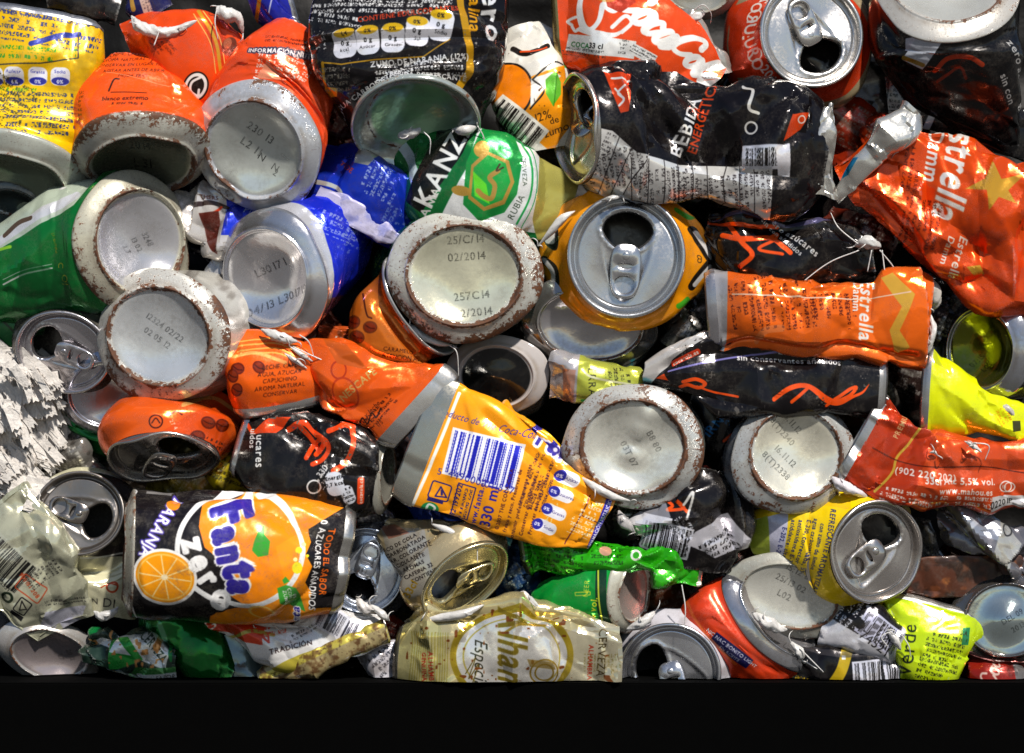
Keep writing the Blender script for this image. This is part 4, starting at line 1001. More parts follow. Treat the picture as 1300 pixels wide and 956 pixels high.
def p(T):
    T.poly([(440, 330), (480, 340), (520, 440), (580, 450), (560, 490), (450, 480)], '#d9701c', .7); T.stroke([(463, 375), (468, 400), (474, 405)], 2, '#5a2008'); beans(T, [(472, 416), (457, 428), (555, 458), (452, 410)], 9, '#7a3210'); T.stroke([(500, 470), (508, 462), (514, 468), (510, 474)], 3, '#3a1206')
    for i in range(4): T.text(('CARAMELO', 'ATENCION AL', 'CONSUMIDOR', 'AGITAR')[i], 508 + i * 3, 445 + i * 8, 7, '#3a1206', 8)
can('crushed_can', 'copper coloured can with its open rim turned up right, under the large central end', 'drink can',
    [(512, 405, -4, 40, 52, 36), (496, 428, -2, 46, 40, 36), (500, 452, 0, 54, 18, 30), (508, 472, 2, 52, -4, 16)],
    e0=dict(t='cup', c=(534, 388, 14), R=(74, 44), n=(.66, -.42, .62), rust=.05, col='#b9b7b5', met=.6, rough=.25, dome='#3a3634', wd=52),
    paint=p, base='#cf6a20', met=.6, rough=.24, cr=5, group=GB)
def p(T):
    T.stroke([(298, 540), (308, 532), (322, 548), (345, 538), (352, 528)], 5, '#e2440e'); T.poly([(318, 550), (340, 528), (372, 528), (352, 548)], '#d8400e'); T.text('ucares', 333, 572, 14, '#efeeea', 88, True); T.text('uidos', 322, 556, 11, '#efeeea', 88, True)
    T.stroke([(368, 542), (388, 535), (404, 548), (414, 560), (404, 575)], 7, '#e2440e'); T.stroke([(392, 580), (402, 560), (414, 556), (420, 568), (412, 582), (400, 588)], 6, '#e2440e'); T.stroke([(420, 545), (444, 542), (450, 562), (442, 585), (426, 596)], 6.5, '#e2440e'); T.stroke([(384, 540), (396, 552), (408, 572)], 6, '#c93a0c')
    T.ell(402, 616, 9, 9, '#dcdad6', ring=2); T.text('330', 412, 596, 11, '#dcdad6', -55, True); T.micro(414, 606, 24, 14, 6, '#dcdad6', -58, .9, 3)
    T.box(428, 612, 22, 30, '#d2d4dc', -12, 9); T.text('Energía', 427, 604, 6.5, BK, -12, True); T.text('0,7 kcal', 428, 612, 6.5, BK, -12, True); T.box(444, 626, 16, 24, '#d2d4dc', -20, 7); T.micro(444, 626, 12, 20, 5, BK, -20, 1, 3)
    T.box(460, 622, 9, 34, '#e0420f', 2, 3); T.text('cocacola.es', 460, 622, 6.2, '#f4efe8', -88, True); T.micro(440, 590, 24, 4, 4, '#aaa7a0', 70, .8, 4); T.specks(1, '#6f6a64', 3, 2)
can('crushed_can', 'black can with orange script, red tag and small nutrition shield, left of the barcode can', 'drink can',
    [(312, 560, 18, 10, -42, 20), (345, 572, 28, 12, -56, 28), (395, 590, 32, 6, -66, 32), (440, 598, 30, 2, -60, 32), (470, 602, 26, 2, -50, 30)],
    e1=dict(t='base', c=(492, 604, 20), R=(50, 34), n=(.93, .06, .36), wd=90, rust=.35, col='#a9a79b', dome='#8a877c'), rim0=('#c2c0be', 3, 5),
    paint=p, base='#120f10', met=.3, rough=.26, cr=8, cell=46, creases=((.2, .3, .8, .45, 8, 12), (.5, .2, .6, .8, 5, 9)), group=GS)
def p(T):
    T.script('Coca-Cola', 396, 656, 26, 8, '#eee6da'); T.poly([(340, 620), (360, 625), (390, 650), (350, 655)], '#c42c18'); T.box(416, 656, 18, 12, '#c9c86a', -15)
can('crushed_can', 'red can with white script lying in shade under the black can with the shield', 'drink can',
    [(335, 636, -16, 8, -22, 12), (375, 655, -6, 4, -22, 16), (420, 662, -10, -2, -22, 14), (450, 660, -24, -4, -16, 10)], rim0=('#b9b6b4', 3, 3), paint=p, base='#d23a12', met=.35, cr=4, group=GS)
# the big black and orange can
def p(T):
    T.poly([(350, 600), (460, 640), (445, 800), (260, 810), (272, 780), (300, 768), (330, 758)], '#f2860c')
    T.ell(312, 692, 78, 73, '#e9e7e4', 8); T.ell(312, 692, 72, 67, '#141013', 8)
    T.poly([(264, 642), (276, 630), (330, 622), (366, 640), (386, 672), (386, 706), (374, 736), (350, 756), (318, 762), (300, 752), (300, 728), (290, 706), (270, 690), (262, 665)], '#f2860c')
    T.poly([(355, 690), (440, 640), (450, 670), (430, 700), (424, 720), (434, 740), (425, 765), (340, 795), (262, 800), (280, 775), (330, 764), (366, 735)], '#f5900e')
    T.ell(312, 692, 78, 73, '#e9e7e4', 8, ring=6)
    T.poly([(395, 668), (450, 640), (450, 770), (392, 768), (398, 750), (390, 735), (398, 715), (390, 700), (398, 685)], '#171315')
    T.text('NARANJA', 214, 668, 20, '#f2eff0', 118, True, out=('#4a3a9a', 1.6), xs=.82); T.ell(228, 640, 9, 7, '#e8860c', 20)
    T.ell(221, 726, 40, 34, '#f0ece6', 12); T.ell(221, 726, 36.5, 30.5, '#f39a10', 12); T.ell(221, 726, 34, 28, '#f8c058', 12); T.ell(221, 726, 32, 26, '#f59a0c', 12)
    for i in range(10):
        a = i * math.pi / 5 + .2; T.stroke([(221, 726), (221 + 32 * math.cos(a), 726 + 26 * math.sin(a))], 1.5, '#fbd890', smooth=False)
    T.ell(221, 726, 4, 3.4, '#fbe6b8'); T.specks(.4, '#8a4a06', 5, 3)
    # stacked brand word in bubbly letters
    for ch, x, y, s_, a in (('F', 303, 650, 66, 72), ('a', 299, 676, 48, 76), ('n', 304, 699, 48, 80), ('t', 316, 720, 58, 84), ('a', 316, 741, 46, 92)):
        T.text(ch, x, y, s_, '#2c1f8e', a, True, out=('#f3f0ee', 4.6), xs=.8, sh=-.12)
    for ch, x, y, s_, a in (('F', 303, 650, 66, 72), ('a', 299, 676, 48, 76), ('n', 304, 699, 48, 80), ('t', 316, 720, 58, 84), ('a', 316, 741, 46, 92)): T.text(ch, x, y, s_, '#2c1f8e', a, True, out=('#2c1f8e', 2.2), xs=.8)
    T.poly([(329, 684), (334, 670), (340, 664), (341, 676), (348, 684), (346, 700), (334, 702), (327, 694)], '#2f9a28')
    for ch, x, y, s_, a in (('z', 260, 688, 42, 76), ('e', 268, 708, 42, 66), ('r', 278, 728, 40, 56), ('o', 292, 751, 50, 24)):
        T.text(ch, x, y, s_, '#f4f1ee', a, True, out=('#f4f1ee', 1.6), xs=.85)
    T.ell(382, 695, 4, 4, '#f4e020'); T.ell(380, 716, 6, 7, '#f0e020'); T.ell(378, 706, 2.5, 2.5, '#f8f0a0'); T.ell(388, 688, 3, 3, '#f8f0a0'); T.ell(392, 702, 2, 2, '#f4e020')
    T.poly([(356, 740), (366, 736), (378, 740), (384, 752), (388, 772), (372, 768), (358, 758)], '#3da035'); T.text('CON', 371, 747, 6, '#eef4e6', 80, True); T.text('ZUMO', 366, 752, 6, '#eef4e6', 80, True); T.text('8%', 377, 752, 6, '#eef4e6', 80, True); T.poly([(362, 730), (366, 726), (371, 732), (364, 735)], '#3da035')
    T.text('TODO EL SABOR', 416, 712, 11, '#e8650c', 98, True, xs=.9); T.text('0 AZUCARES AÑADIDOS', 404, 716, 11, '#f2efea', 98, True, xs=.82); T.text('Fanta', 375, 782, 12, '#2c1f8e', -80, True, out=('#f3f0ee', 1.2)); T.ell(336, 770, 16, 9, '#f8c058', 10, ring=2)
    T.box(205, 626, 34, 5, '#8a8684', 3); T.stroke([(176, 622), (172, 700), (178, 780)], 2.4, '#dcdad8')
can('crushed_can', 'large round black and orange can lying sideways with purple letters, a halved orange and "zero"', 'drink can',
    [(205, 704, 58, 3, -80, 70), (260, 706, 62, 3, -83, 72), (320, 708, 60, 4, -82, 68), (375, 710, 54, 8, -76, 56), (425, 714, 44, 10, -66, 44)],
    e0=dict(t='base', c=(160, 700, 60), R=(80, 70), n=(-.985, -.03, .17), wd=90, rust=.95, col='#a8a294', zs=.62), rim1=('#b9b6b0', 3, 9),
    paint=p, base='#141013', met=.12, rough=.3, cr=4.5, cell=64, dirt=.9, sq=3, creases=((.62, .82, 1.0, .55, 9, 22), (.7, .1, .9, .4, 8, 20), (.25, .86, .6, .95, 8, 18)), group=GS)

# ---------------------------------------------------------------- centre
def p(T):
    T.stroke([(500, 170), (518, 200), (540, 250)], 14, '#b9c8d0'); T.poly([(556, 160), (604, 168), (590, 200), (540, 270), (520, 255)], '#0c0e0c'); T.text('KANZA', 568, 208, 33, '#eeeee8', -62, True, xs=.95); T.text('RANIA', 548, 262, 14, '#dcd9d0', -62, True)
    T.poly([(608, 168), (690, 200), (690, 300), (610, 290), (560, 280), (596, 215)], '#dfe0de'); T.poly([(612, 170), (650, 178), (662, 205), (655, 250), (640, 272), (610, 282), (590, 262), (594, 212)], '#128a3a')
    T.poly([(600, 215), (618, 198), (645, 210), (652, 235), (640, 262), (615, 270), (596, 255)], '#b08a3a'); T.poly([(603, 218), (620, 203), (641, 213), (647, 235), (637, 257), (616, 265), (600, 252)], '#1a9a3c'); T.poly([(602, 222), (618, 238), (622, 262), (604, 252)], '#5fd02a'); T.ell(612, 196, 9, 10, '#b08a3a', 20); T.ell(588, 246, 12, 6, '#b08a3a', 10)
    T.stroke([(632, 222), (622, 230), (628, 240), (624, 255), (614, 252), (608, 246)], 6, '#a8843a'); T.stroke([(634, 214), (630, 222), (638, 218)], 2, '#3a2a10')
    T.stroke([(655, 178), (672, 210), (672, 250), (655, 285)], 2.5, '#1c9a4a'); T.stroke([(662, 178), (679, 212), (678, 255), (660, 292)], 1.2, '#1c9a4a'); T.text('CERVEZA', 664, 222, 8, '#3a4a3a', 86); T.text('RUBIA', 654, 265, 11, '#3a4a3a', -62)
    T.poly([(686, 190), (760, 190), (760, 320), (686, 320), (676, 280), (682, 240)], '#a8a050')
can('crushed_can', 'green can with a black band of white capitals and a golden crest, centre top', 'drink can',
    [(505, 195, -16, 14, -30, 20), (550, 222, 6, 20, -58, 34), (610, 236, 16, 14, -66, 38), (670, 252, 10, 16, -58, 36), (722, 262, -6, 16, -44, 26)], paint=p, base='#0c6a30', met=.35, cr=6, cell=56, group=GS)
def p(T):
    T.micro(485, 235, 40, 46, 8, '#b8c4f0', -64, .8, 3); T.micro(500, 285, 40, 30, 8, '#8aa0e0', -64, .7, 5); T.text('TILDE', 440, 212, 9, '#c23a2a', 40, True); T.poly([(455, 195), (470, 190), (485, 200), (470, 215), (452, 210)], '#a8a49a'); T.stroke([(400, 232), (420, 236), (432, 246), (428, 260)], 6, '#c9c5be')
can('crushed_can', 'deep blue glossy can with faint pale print, wedged between two can ends', 'drink can',
    [(400, 215, -30, 16, -30, 20), (445, 235, -2, 24, -42, 34), (485, 262, 6, 28, -42, 32), (520, 300, -10, 22, -26, 18)], paint=p, base='#1230b4', met=.5, rough=.18, cr=5, group=GS)
def p(T): 
    T.dirt(.3, '#2438a8', 9, 3); T.micro(435, 275, 130, 30, 2.2, '#9a94c0', 30, .5, 3)
can('plastic_strip', 'pale lilac strip of mesh plastic lying across the blue cans', 'plastic strip',
    [(402, 246, 14, 7, -12, 4), (432, 264, 24, 9, -14, 4), (470, 286, 26, 7, -12, 4), (502, 304, 18, 3, -7, 3)], paint=p, base='#bcb6d2', met=.1, cr=3, cell=20)
def p(T):
    T.poly([(290, 250), (350, 250), (350, 300), (285, 300)], '#1530c4'); T.text('Pirén', 327, 268, 12, '#d8e0f6', 12, sh=.3); T.stroke([(250, 262), (270, 258), (290, 262)], 6, '#3a2a26'); T.text('THERS', 268, 251, 7, '#6a3a2a', -4, True); T.stroke([(265, 275), (276, 268), (282, 262)], 3, '#d23a1a'); T.poly([(255, 272), (278, 268), (280, 320), (262, 310)], '#5a2016'); T.poly([(235, 300), (270, 330), (250, 350), (240, 345)], '#d8d4d2')
can('crushed_can', 'white and blue crumpled label between the green can end and the date stamped ends', 'drink can',
    [(228, 258, -40, 4, -22, 16), (262, 280, -18, 4, -42, 22), (300, 285, -12, 0, -38, 24), (345, 282, -24, -4, -30, 16)], paint=p, base='#c2bcb8', met=.4, cr=8, cell=30, group=GS)
can('crushed_can', 'grey torn can side marked "33" left of the orange can with the white rim', 'drink can',
    [(262, 338, -14, 12, -14, 10), (285, 370, -4, 26, -18, 16), (312, 405, -2, 26, -16, 14), (335, 420, -12, 18, -12, 8)],
    paint=lambda T: (T.text('33 cl', 317, 415, 14, '#3a2a24', 60, True), T.dirt(.4), T.poly([(318, 408), (335, 420), (330, 432), (316, 425)], '#d8c8c0')), base='#a5a2a2', met=.5, cr=5, group=GS)
def p(T): T.micro(484, 335, 20, 40, 8, '#9ab04a', -60, .7, 2)
can('crushed_can', 'large round end with two date lines in the centre, green scrap at its left', 'drink can',
    [(583, 352, -12, 98, 0, 84), (566, 350, -40, 96, 0, 70), (556, 345, -72, 84, 0, 50)],
    e0=dict(t='base', c=(591, 353, 58), R=(97, 85), n=(.03, .02, 1.0), wd=0, rust=.85, col='#d6d5cc', dome='#cdcbb2', met=.2, rough=.3, zs=.9, print=lambda T: (code(['25/C/14', '02/2014'], 594, 318, 17, -4)(T), code(['257C14', '02/2014'], 602, 388, 17, -6)(T))),
    paint=p, base='#0e4a30', met=.4, cr=4, group=GB)
def p(T):
    T.poly([(660, 250), (720, 250), (720, 420), (660, 380)], '#f0960c'); T.ell(700, 312, 7, 9, '#49b02a', 20); T.stroke([(690, 330), (702, 342), (704, 360)], 10, '#1a1512'); T.stroke([(690, 330), (700, 344), (701, 358)], 6, '#d6d2ce')
    T.stroke([(884, 282), (894, 302), (902, 332)], 9, '#1a1512'); T.stroke([(888, 282), (898, 302), (905, 328)], 5, '#d6d2ce'); T.stroke([(900, 335), (886, 352), (878, 364)], 11, '#1a1512'); T.stroke([(902, 338), (890, 352), (882, 362)], 6, '#d6d2ce'); T.ell(887, 331, 3, 3, '#1a1512', ring=1); T.stroke([(858, 388), (872, 380)], 6, '#49b02a'); T.specks(.2, seed=5)
can('crushed_can', 'orange can standing lid forward, mouth at the top and tab pointing straight down', 'drink can',
    [(793, 322, 6, 108, 10, 76), (797, 322, -20, 108, 12, 70), (800, 322, -55, 96, 12, 60)],
    e0=dict(t='lid', c=(793, 327, 54), R=(88, 93), n=(.0, -.03, 1.0), wd=0, rot=-86, lift=2, col='#bfbfc0', rough=.27, zs=.9),
    paint=p, base='#f0960c', met=.25, cr=4, group=GL)
can('crushed_can', 'smooth grey can end half covered by the orange lidded can', 'drink can',
    [(752, 412, -20, 86, 0, 66), (752, 405, -60, 80, 0, 60)],
    e0=dict(t='base', c=(748, 414, 14), R=(90, 62), n=(-.02, .22, .97), wd=6, rust=.04, col='#b9b6b4', met=.85, rough=.22, dome='#a3a0a2', dents=[(-.2, .1, .3, .08)]), paint=lambda T: T.dirt(.3), base='#a9a9a4', met=.8, cr=2, group=GB)
def p(T): T.dirt(.5, seed=9)
can('plastic_jar', 'silver tub with a glossy black round bottom, left of the barcode can', 'tub',
    [(640, 486, -40, 56, 10, 50), (645, 480, -80, 52, 8, 46)],
    e0=dict(t='base', c=(630, 478, 0), R=(66, 54), n=(-.18, .12, .97), wd=0, rust=0, col='#b3aca8', dome='#060607', met=-.2, rough=.14, zs=.6, gr=.15, dents=[(0, 0, .5, -.33)]), paint=p, base='#a8a3a0', met=.5, cr=3)
def p(T):
    T.poly([(735, 455), (820, 455), (820, 520), (730, 515)], '#b9bf4a'); T.text('ERRA', 751, 486, 13, '#2a2a1c', 88); T.micro(785, 488, 40, 34, 8, '#2a2a1c', 84, .8, 3); T.stroke([(738, 470), (752, 480), (800, 488)], 2.5, '#d6d3a8'); T.box(720, 500, 16, 60, '#b98a76', 6); T.stroke([(738, 508), (770, 508), (800, 495)], 3, '#3a8a3a')
can('crushed_can', 'pale yellow green can remnant with upright letters above the rust ringed end', 'drink can',
    [(700, 480, 4, 4, -30, 14), (725, 486, 14, 2, -30, 20), (765, 488, 16, -2, -24, 20), (815, 484, 4, 0, -16, 14)], paint=p, base='#b4b0b2', met=.5, cr=5, cell=30, group=GS)
def p(T): T.stroke([(800, 478), (818, 490), (828, 500)], 6, '#3aa0b0')
can('crushed_can', 'round rust freckled can end with a crease running down its dome', 'drink can',
    [(806, 560, 0, 88, 0, 70), (806, 560, -50, 80, 0, 60)],
    e0=dict(t='base', c=(801, 566, 56), R=(88, 80), n=(-.04, .06, 1.0), wd=8, rust=.85, col='#cfd0cc', dome='#d0cfc4', met=.3, zs=.9, dents=[(-.02, -.15, .13, -.1), (.08, .25, .13, -.12), (.14, .5, .12, -.1), (.5, -.75, .3, .12)], print=code(['B8 80', '', '03T 07'], 812, 568, 14, 62)),
    paint=p, base='#6a6a62', met=.3, cr=4, group=GB)
# the barcode can
def p(T):
    T.stroke([(584, 500), (556, 570), (526, 640)], 4, '#f3efe6'); T.poly([(590, 492), (622, 540), (600, 545)], '#f0a010')
    T.text('Producto de The Coca-Cola Company', 640, 545, 12.5, '#3a2e9a', 16, sh=.35, xs=.86)
    T.bars(614, 583, 86, 54, 14, '#1a1fae', '#eeecf2', 11, None, 4); T.text('449000 011527', 612, 611, 13.5, '#2a2aa0', 15, False, xs=1.0); T.text('5', 559, 598, 12, '#2a2aa0', 14)
    T.ell(546, 648, 11, 10, '#1a8a4a', 20); T.stroke([(541, 650), (545, 641), (552, 646), (549, 654)], 3, '#e8f0e4'); T.box(559, 624, 27, 24, '#2a2268', 18, 4, 1.8); T.stroke([(553, 630), (560, 618), (567, 632), (553, 630)], 2, '#2a2268', smooth=False); T.box(553, 636, 20, 5, '#2a2268', 18); T.stroke([(561, 623), (561, 628)], 3, '#2a2268')
    T.box(588, 637, 24, 46, '#2a2268', 16, 1, 1.6); T.text('902 199202', 578, 638, 10, '#2a2268', -74, True); T.micro(592, 640, 40, 14, 6, '#2a2268', -74, .9, 2); T.text('www.fanta.es', 606, 640, 11, '#2a2298', -76, True); T.text('330 ml', 621, 642, 19, '#2a2298', -76, True)
    for i in range(5): T.text(('© 2007 THE COCA-COLA', 'fresco y seco. Preservar de', 'Consumir preferentemente antes', 'Conservar en lugar limpio,', 'Proteger de la luz solar')[i], 640 + i * 10, 634 + i * 2.0, 6.6, '#4a1c30', -76, True)
    T.micro(684, 612, 70, 34, 7, '#4a2438', -70, .9, 7); T.micro(702, 640, 60, 10, 7, '#f0d890', -70, .9, 8); T.text('Fan', 705, 566, 34, '#3a2e9a', 30, True, out=('#f4f0ea', 3))
    for i, (x, y, t_) in enumerate(((720, 607, 'Azúcar'), (712, 627, 'Azúcares'), (703, 649, 'Grasas'), (691, 668, 'Sodio'))):
        T.box(x, y, 30, 16, '#ece9ee', 22, 7); T.ell(x - 9, y - 4, 7, 7, '#2a2a9a', 20); T.text('0%', x - 9, y - 4, 6, '#ffffff', 22, True); T.text(t_, x + 5, y + 2, 5.5, '#2a2268', 22)
    T.stroke([(748, 628), (738, 650), (716, 690)], 1.4, '#5a1c30', smooth=False); T.stroke([(734, 652), (756, 662)], 1.2, '#5a1c30', smooth=False); T.micro(744, 668, 44, 30, 7, '#f6e8c8', 22, .9, 3); T.micro(752, 645, 30, 22, 7, '#f6e8c8', 22, .9, 5)
    T.stroke([(773, 628), (760, 665), (748, 696)], 8, '#2a2298', smooth=False); T.text('INFORMACIÓN NUTRICIONAL', 761, 662, 6.6, '#e8e4f0', -68, True, xs=.85)
can('crushed_can', 'yellow orange flattened can with a large blue barcode and "330 ml"', 'drink can',
    [(553, 565, 50, 30, -76, 22), (585, 578, 54, 30, -74, 24), (640, 612, 56, 30, -62, 24), (700, 641, 52, 24, -46, 22), (762, 666, 48, 18, -34, 14)],
    rim0=('#b3b0a4', 3, 26), paint=p, base='#f39a0e', met=.15, rough=.3, cr=5, cell=56, creases=((.2, .25, .9, .3, 5, 10), (.62, .1, .75, .9, 4, 9)), dirt=.2, group=GS)
def p(T):
    T.text('zumo', 686, 560, 24, '#3a2a8e', 20, True, out=('#e8e2f0', 3)); T.ell(692, 553, 20, 15, '#2c248c', 30, ring=6); T.poly([(700, 590), (712, 572), (740, 600), (725, 610)], '#3a2a8e'); T.stroke([(640, 535), (680, 535), (720, 570)], 3, '#f0c020')
can('crushed_can', 'purple and white piece of fruit drink can behind the barcode can', 'drink can',
    [(648, 530, 6, -8, -18, 10), (685, 556, 20, -18, -28, 16), (725, 585, 20, -16, -26, 14), (750, 612, 8, -10, -16, 8)], paint=p, base='#efa010', met=.25, cr=4, group=GS)
def p(T): T.micro(555, 660, 50, 30, 6, '#0a1a50', 30, .9, 2); T.poly([(590, 668), (660, 662), (660, 690), (600, 690)], '#1a8aa0'); T.stroke([(600, 676), (640, 680)], 2, '#9ad0d8')
can('crushed_can', 'dark blue and turquoise can sliver in the shade below the barcode can', 'drink can',
    [(512, 622, -34, 6, -22, 12), (550, 655, -22, 4, -26, 18), (600, 672, -12, 4, -18, 16), (650, 682, -16, 4, -12, 10)], paint=p, base='#1a3a98', met=.4, cr=5, group=GS)

# ---------------------------------------------------------------- right middle
def p(T):
    T.stroke([(880, 278), (920, 284), (950, 290), (985, 286)], 5, OR); T.stroke([(922, 285), (940, 310), (952, 325), (938, 338)], 6, OR); T.stroke([(916, 300), (940, 306), (975, 304), (992, 315), (1000, 322)], 6.5, OR); T.stroke([(975, 303), (985, 296), (980, 306), (960, 318), (990, 324)], 4, OR)
    T.text('zero azúcares', 1005, 300, 12, '#dcdad6', 40, True); T.text('sin con añadidos', 990, 302, 9, '#dcdad6', 42, True); T.stroke([(900, 272), (985, 282), (1050, 285)], 4, '#8c86c8', k=.5)
can('crushed_can', 'black can with looping orange script, pinched at the right under white threads', 'drink can',
    [(895, 290, 6, 6, -24, 16), (930, 310, 14, 4, -40, 28), (985, 322, 16, 0, -48, 32), (1045, 325, 12, -2, -42, 30), (1105, 332, 4, -4, -22, 14)], paint=p, base='#100d0f', met=.4, rough=.2, cr=7, cell=50, creases=((.1, .35, .9, .2, 6, 12),), group=GS)
def p(T):
    T.poly([(900, 330), (925, 330), (922, 450), (900, 450)], '#a9a6a8'); T.micro(955, 390, 60, 54, 8, '#5a1a06', 82, .85, 3); T.micro(1010, 392, 50, 44, 8, '#5a1a06', 84, .85, 5); T.micro(1050, 390, 30, 50, 8, '#5a1a06', 86, .85, 7); T.micro(1078, 396, 46, 14, 8, '#5a1a06', 86, .85, 8)
    T.text('Estrella', 1098, 392, 26, '#f2e8de', 92, True, sh=.2, xs=.95); T.text('Damm', 1085, 376, 14, '#f2e8de', 92, True); T.poly([(1115, 352), (1130, 348), (1155, 375), (1148, 395), (1138, 420), (1150, 440), (1135, 452), (1126, 420), (1140, 390), (1128, 372)], '#e0a83a')
    T.stroke([(930, 375), (1000, 380), (1080, 380), (1150, 372)], 1.6, '#f6c8a8'); T.stroke([(960, 430), (970, 418), (990, 416)], 8, '#f0a080', k=.4)
can('crushed_can', 'orange beer can lying sideways across a long black can, with white upright lettering', 'drink can',
    [(912, 398, 38, -4, -56, 22), (950, 396, 44, 0, -42, 26), (1010, 406, 48, 0, -38, 26), (1070, 402, 48, 2, -44, 28), (1125, 402, 46, 6, -58, 28), (1175, 408, 34, 6, -56, 26)],
    rim0=('#b5b2b6', 3, 9), paint=p, base='#f66a16', met=.5, rough=.22, cr=7, cell=48, creases=((.0, .82, .95, .8, 7, 11), (.3, .25, .4, .5, 6, 12)), group=GS)
def p(T):
    T.poly([(810, 490), (835, 445), (905, 395), (905, 420), (850, 455), (822, 490)], '#bdb8b4'); T.box(868, 453, 44, 8, '#d8380e', -24, 3); T.text('cocacola.es', 868, 453, 7.6, '#f4efe8', -24, True)
    T.stroke([(845, 471), (920, 455), (985, 446), (1080, 440)], 2.5, '#7a74b0'); T.text('zero azúcares', 1035, 445, 15, '#efece8', 3, True, xs=1.0); T.text('sin conservantes añadidos', 1000, 456, 11, '#efece8', 3, True, xs=1.0)
    T.stroke([(866, 486), (882, 482), (894, 488), (886, 494), (872, 490), (862, 494)], 5, OR); T.stroke([(884, 492), (905, 500), (935, 504)], 3, OR)
    T.stroke([(980, 505), (1000, 492), (1022, 490), (1045, 506), (1060, 512), (1080, 504)], [5, 6, 6, 8, 8, 4], OR); T.stroke([(1002, 508), (1015, 498), (1024, 490)], 4, OR); T.stroke([(1046, 514), (1062, 504), (1076, 494), (1084, 492), (1076, 502), (1056, 512)], 4.5, OR); T.stroke([(1080, 504), (1092, 498), (1100, 488)], [4, 3, 1], OR); T.specks(.9, '#55504a', 3, 2); T.poly([(830, 480), (840, 474), (846, 484)], '#c8420e')
can('crushed_can', 'long black can with a red tag at the left, orange flourish at the right', 'drink can',
    [(820, 478, 26, 6, -14, 8), (850, 468, 36, 6, -32, 18), (905, 466, 38, 0, -52, 24), (975, 478, 36, -2, -44, 26), (1050, 487, 34, 0, -46, 30), (1112, 488, 28, 3, -50, 34)],
    rim1=('#a9a6a4', 3, 6), paint=p, base='#120f11', met=.3, rough=.24, cr=6, cell=56, creases=((.1, .45, .7, .3, 8, 12),), group=GS)
can('crushed_can', 'creamy white can end with two slanting date stamps, left of the dark red beer can', 'drink can',
    [(988, 584, -6, 70, 6, 66), (984, 588, -50, 62, 4, 58)],
    e0=dict(t='base', c=(1004, 575, 52), R=(80, 76), n=(.14, -.10, .98), wd=0, rust=.8, col='#c4c6c4', dome='#d2cebc', met=.2, rough=.32, zs=.9, print=lambda T: (code(['16.11.12', '8(T)2340'], 996, 540, 13, 47)(T), code(['16.11.12', '8(T)2338'], 988, 582, 14, 45)(T))),
    paint=lambda T: T.dirt(.3), base='#aab0b8', met=.4, cr=4, group=GB)
can('crushed_can', 'black label fragment with blue writing behind the date stamped white ends', 'drink can',
    [(880, 500, -30, 6, -26, 14), (915, 535, -24, 16, -38, 20), (930, 590, -30, 22, -22, 14)], paint=lambda T: (T.text('IRN', 905, 540, 16, '#1f7ac0', -50, True), T.micro(920, 520, 30, 30, 7, '#1f6aa8', -55, .9, 2), T.stroke([(918, 560), (930, 552), (925, 575)], 4, OR)), base='#0e0d10', met=.3, cr=5, group=GS)
def p(T):
    T.poly([(1180, 440), (1330, 520), (1330, 570), (1180, 560)], '#d9e00a'); T.micro(1268, 528, 20, 18, 5, '#d86a0a', 60, .6, 3); T.box(1286, 540, 12, 12, '#3a3a14', 0); T.poly([(1160, 445), (1185, 455), (1195, 470), (1175, 462)], '#b8c020')
can('crushed_can', 'plain bright yellow green can wedge with a pale rim on its left side', 'drink can',
    [(1178, 504, 18, 3, -54, 26), (1212, 510, 24, 0, -47, 24), (1250, 528, 24, 0, -30, 20), (1320, 540, 12, 0, -22, 16)], rim0=('#b5b3b0', 3, 6), paint=p, base='#d4dc0a', met=.25, rough=.24, cr=7, cell=44, group=GS)
can('crushed_can', 'silver can with an olive green dome facing left at the right edge', 'drink can',
    [(1345, 436, -8, 2, -62, 44)],
    e0=dict(t='base', c=(1240, 444, 16), R=(70, 64), n=(-.66, .02, .75), wd=90, rust=0, col='#b9bcc4', dome='#5f6414', met=.85, rough=.2, print=code(['07:15', 'L03'], 1236, 462, 10, -50)), paint=lambda T: T.poly([(1270, 500), (1300, 490), (1300, 520)], '#c8c040', .6), base='#b3b4ba', met=.9, rough=.2, cr=3, group=GB)
def p(T):
    T.poly([(1060, 500), (1140, 490), (1180, 560), (1150, 640), (1060, 620)], '#b93510'); T.stroke([(1168, 540), (1152, 562), (1136, 580), (1130, 600), (1108, 626)], 3.4, '#cfa53a'); T.text('PREMIUM', 1143, 538, 9.5, '#e0b078', -62, True, xs=.9)
    T.text('(902 220 202)', 1172, 601, 12, '#f0e0d6', 8, True); T.text('33cl Alc 5,5% vol.', 1215, 609, 11.5, '#f0e0d6', 2, True); T.text('www.mahou.es', 1222, 621, 10, '#f0e0d6', 4, True); T.micro(1190, 634, 150, 22, 7, '#f0e0d6', 5, .95, 3, 6); T.ell(1276, 618, 9, 8, '#f0e0d6', ring=1.6); T.ell(1281, 619, 8, 7, '#f0e0d6', ring=1.4); T.text('18', 1273, 618, 8, '#f0e0d6', 5); T.box(1290, 638, 70, 14, '#c9c4c2', 3); T.text('02201P', 1270, 638, 10, '#3a3836', 2, True)
    T.stroke([(1106, 568), (1140, 585), (1180, 592), (1250, 592), (1300, 600)], 1.5, '#5a1806', smooth=True)
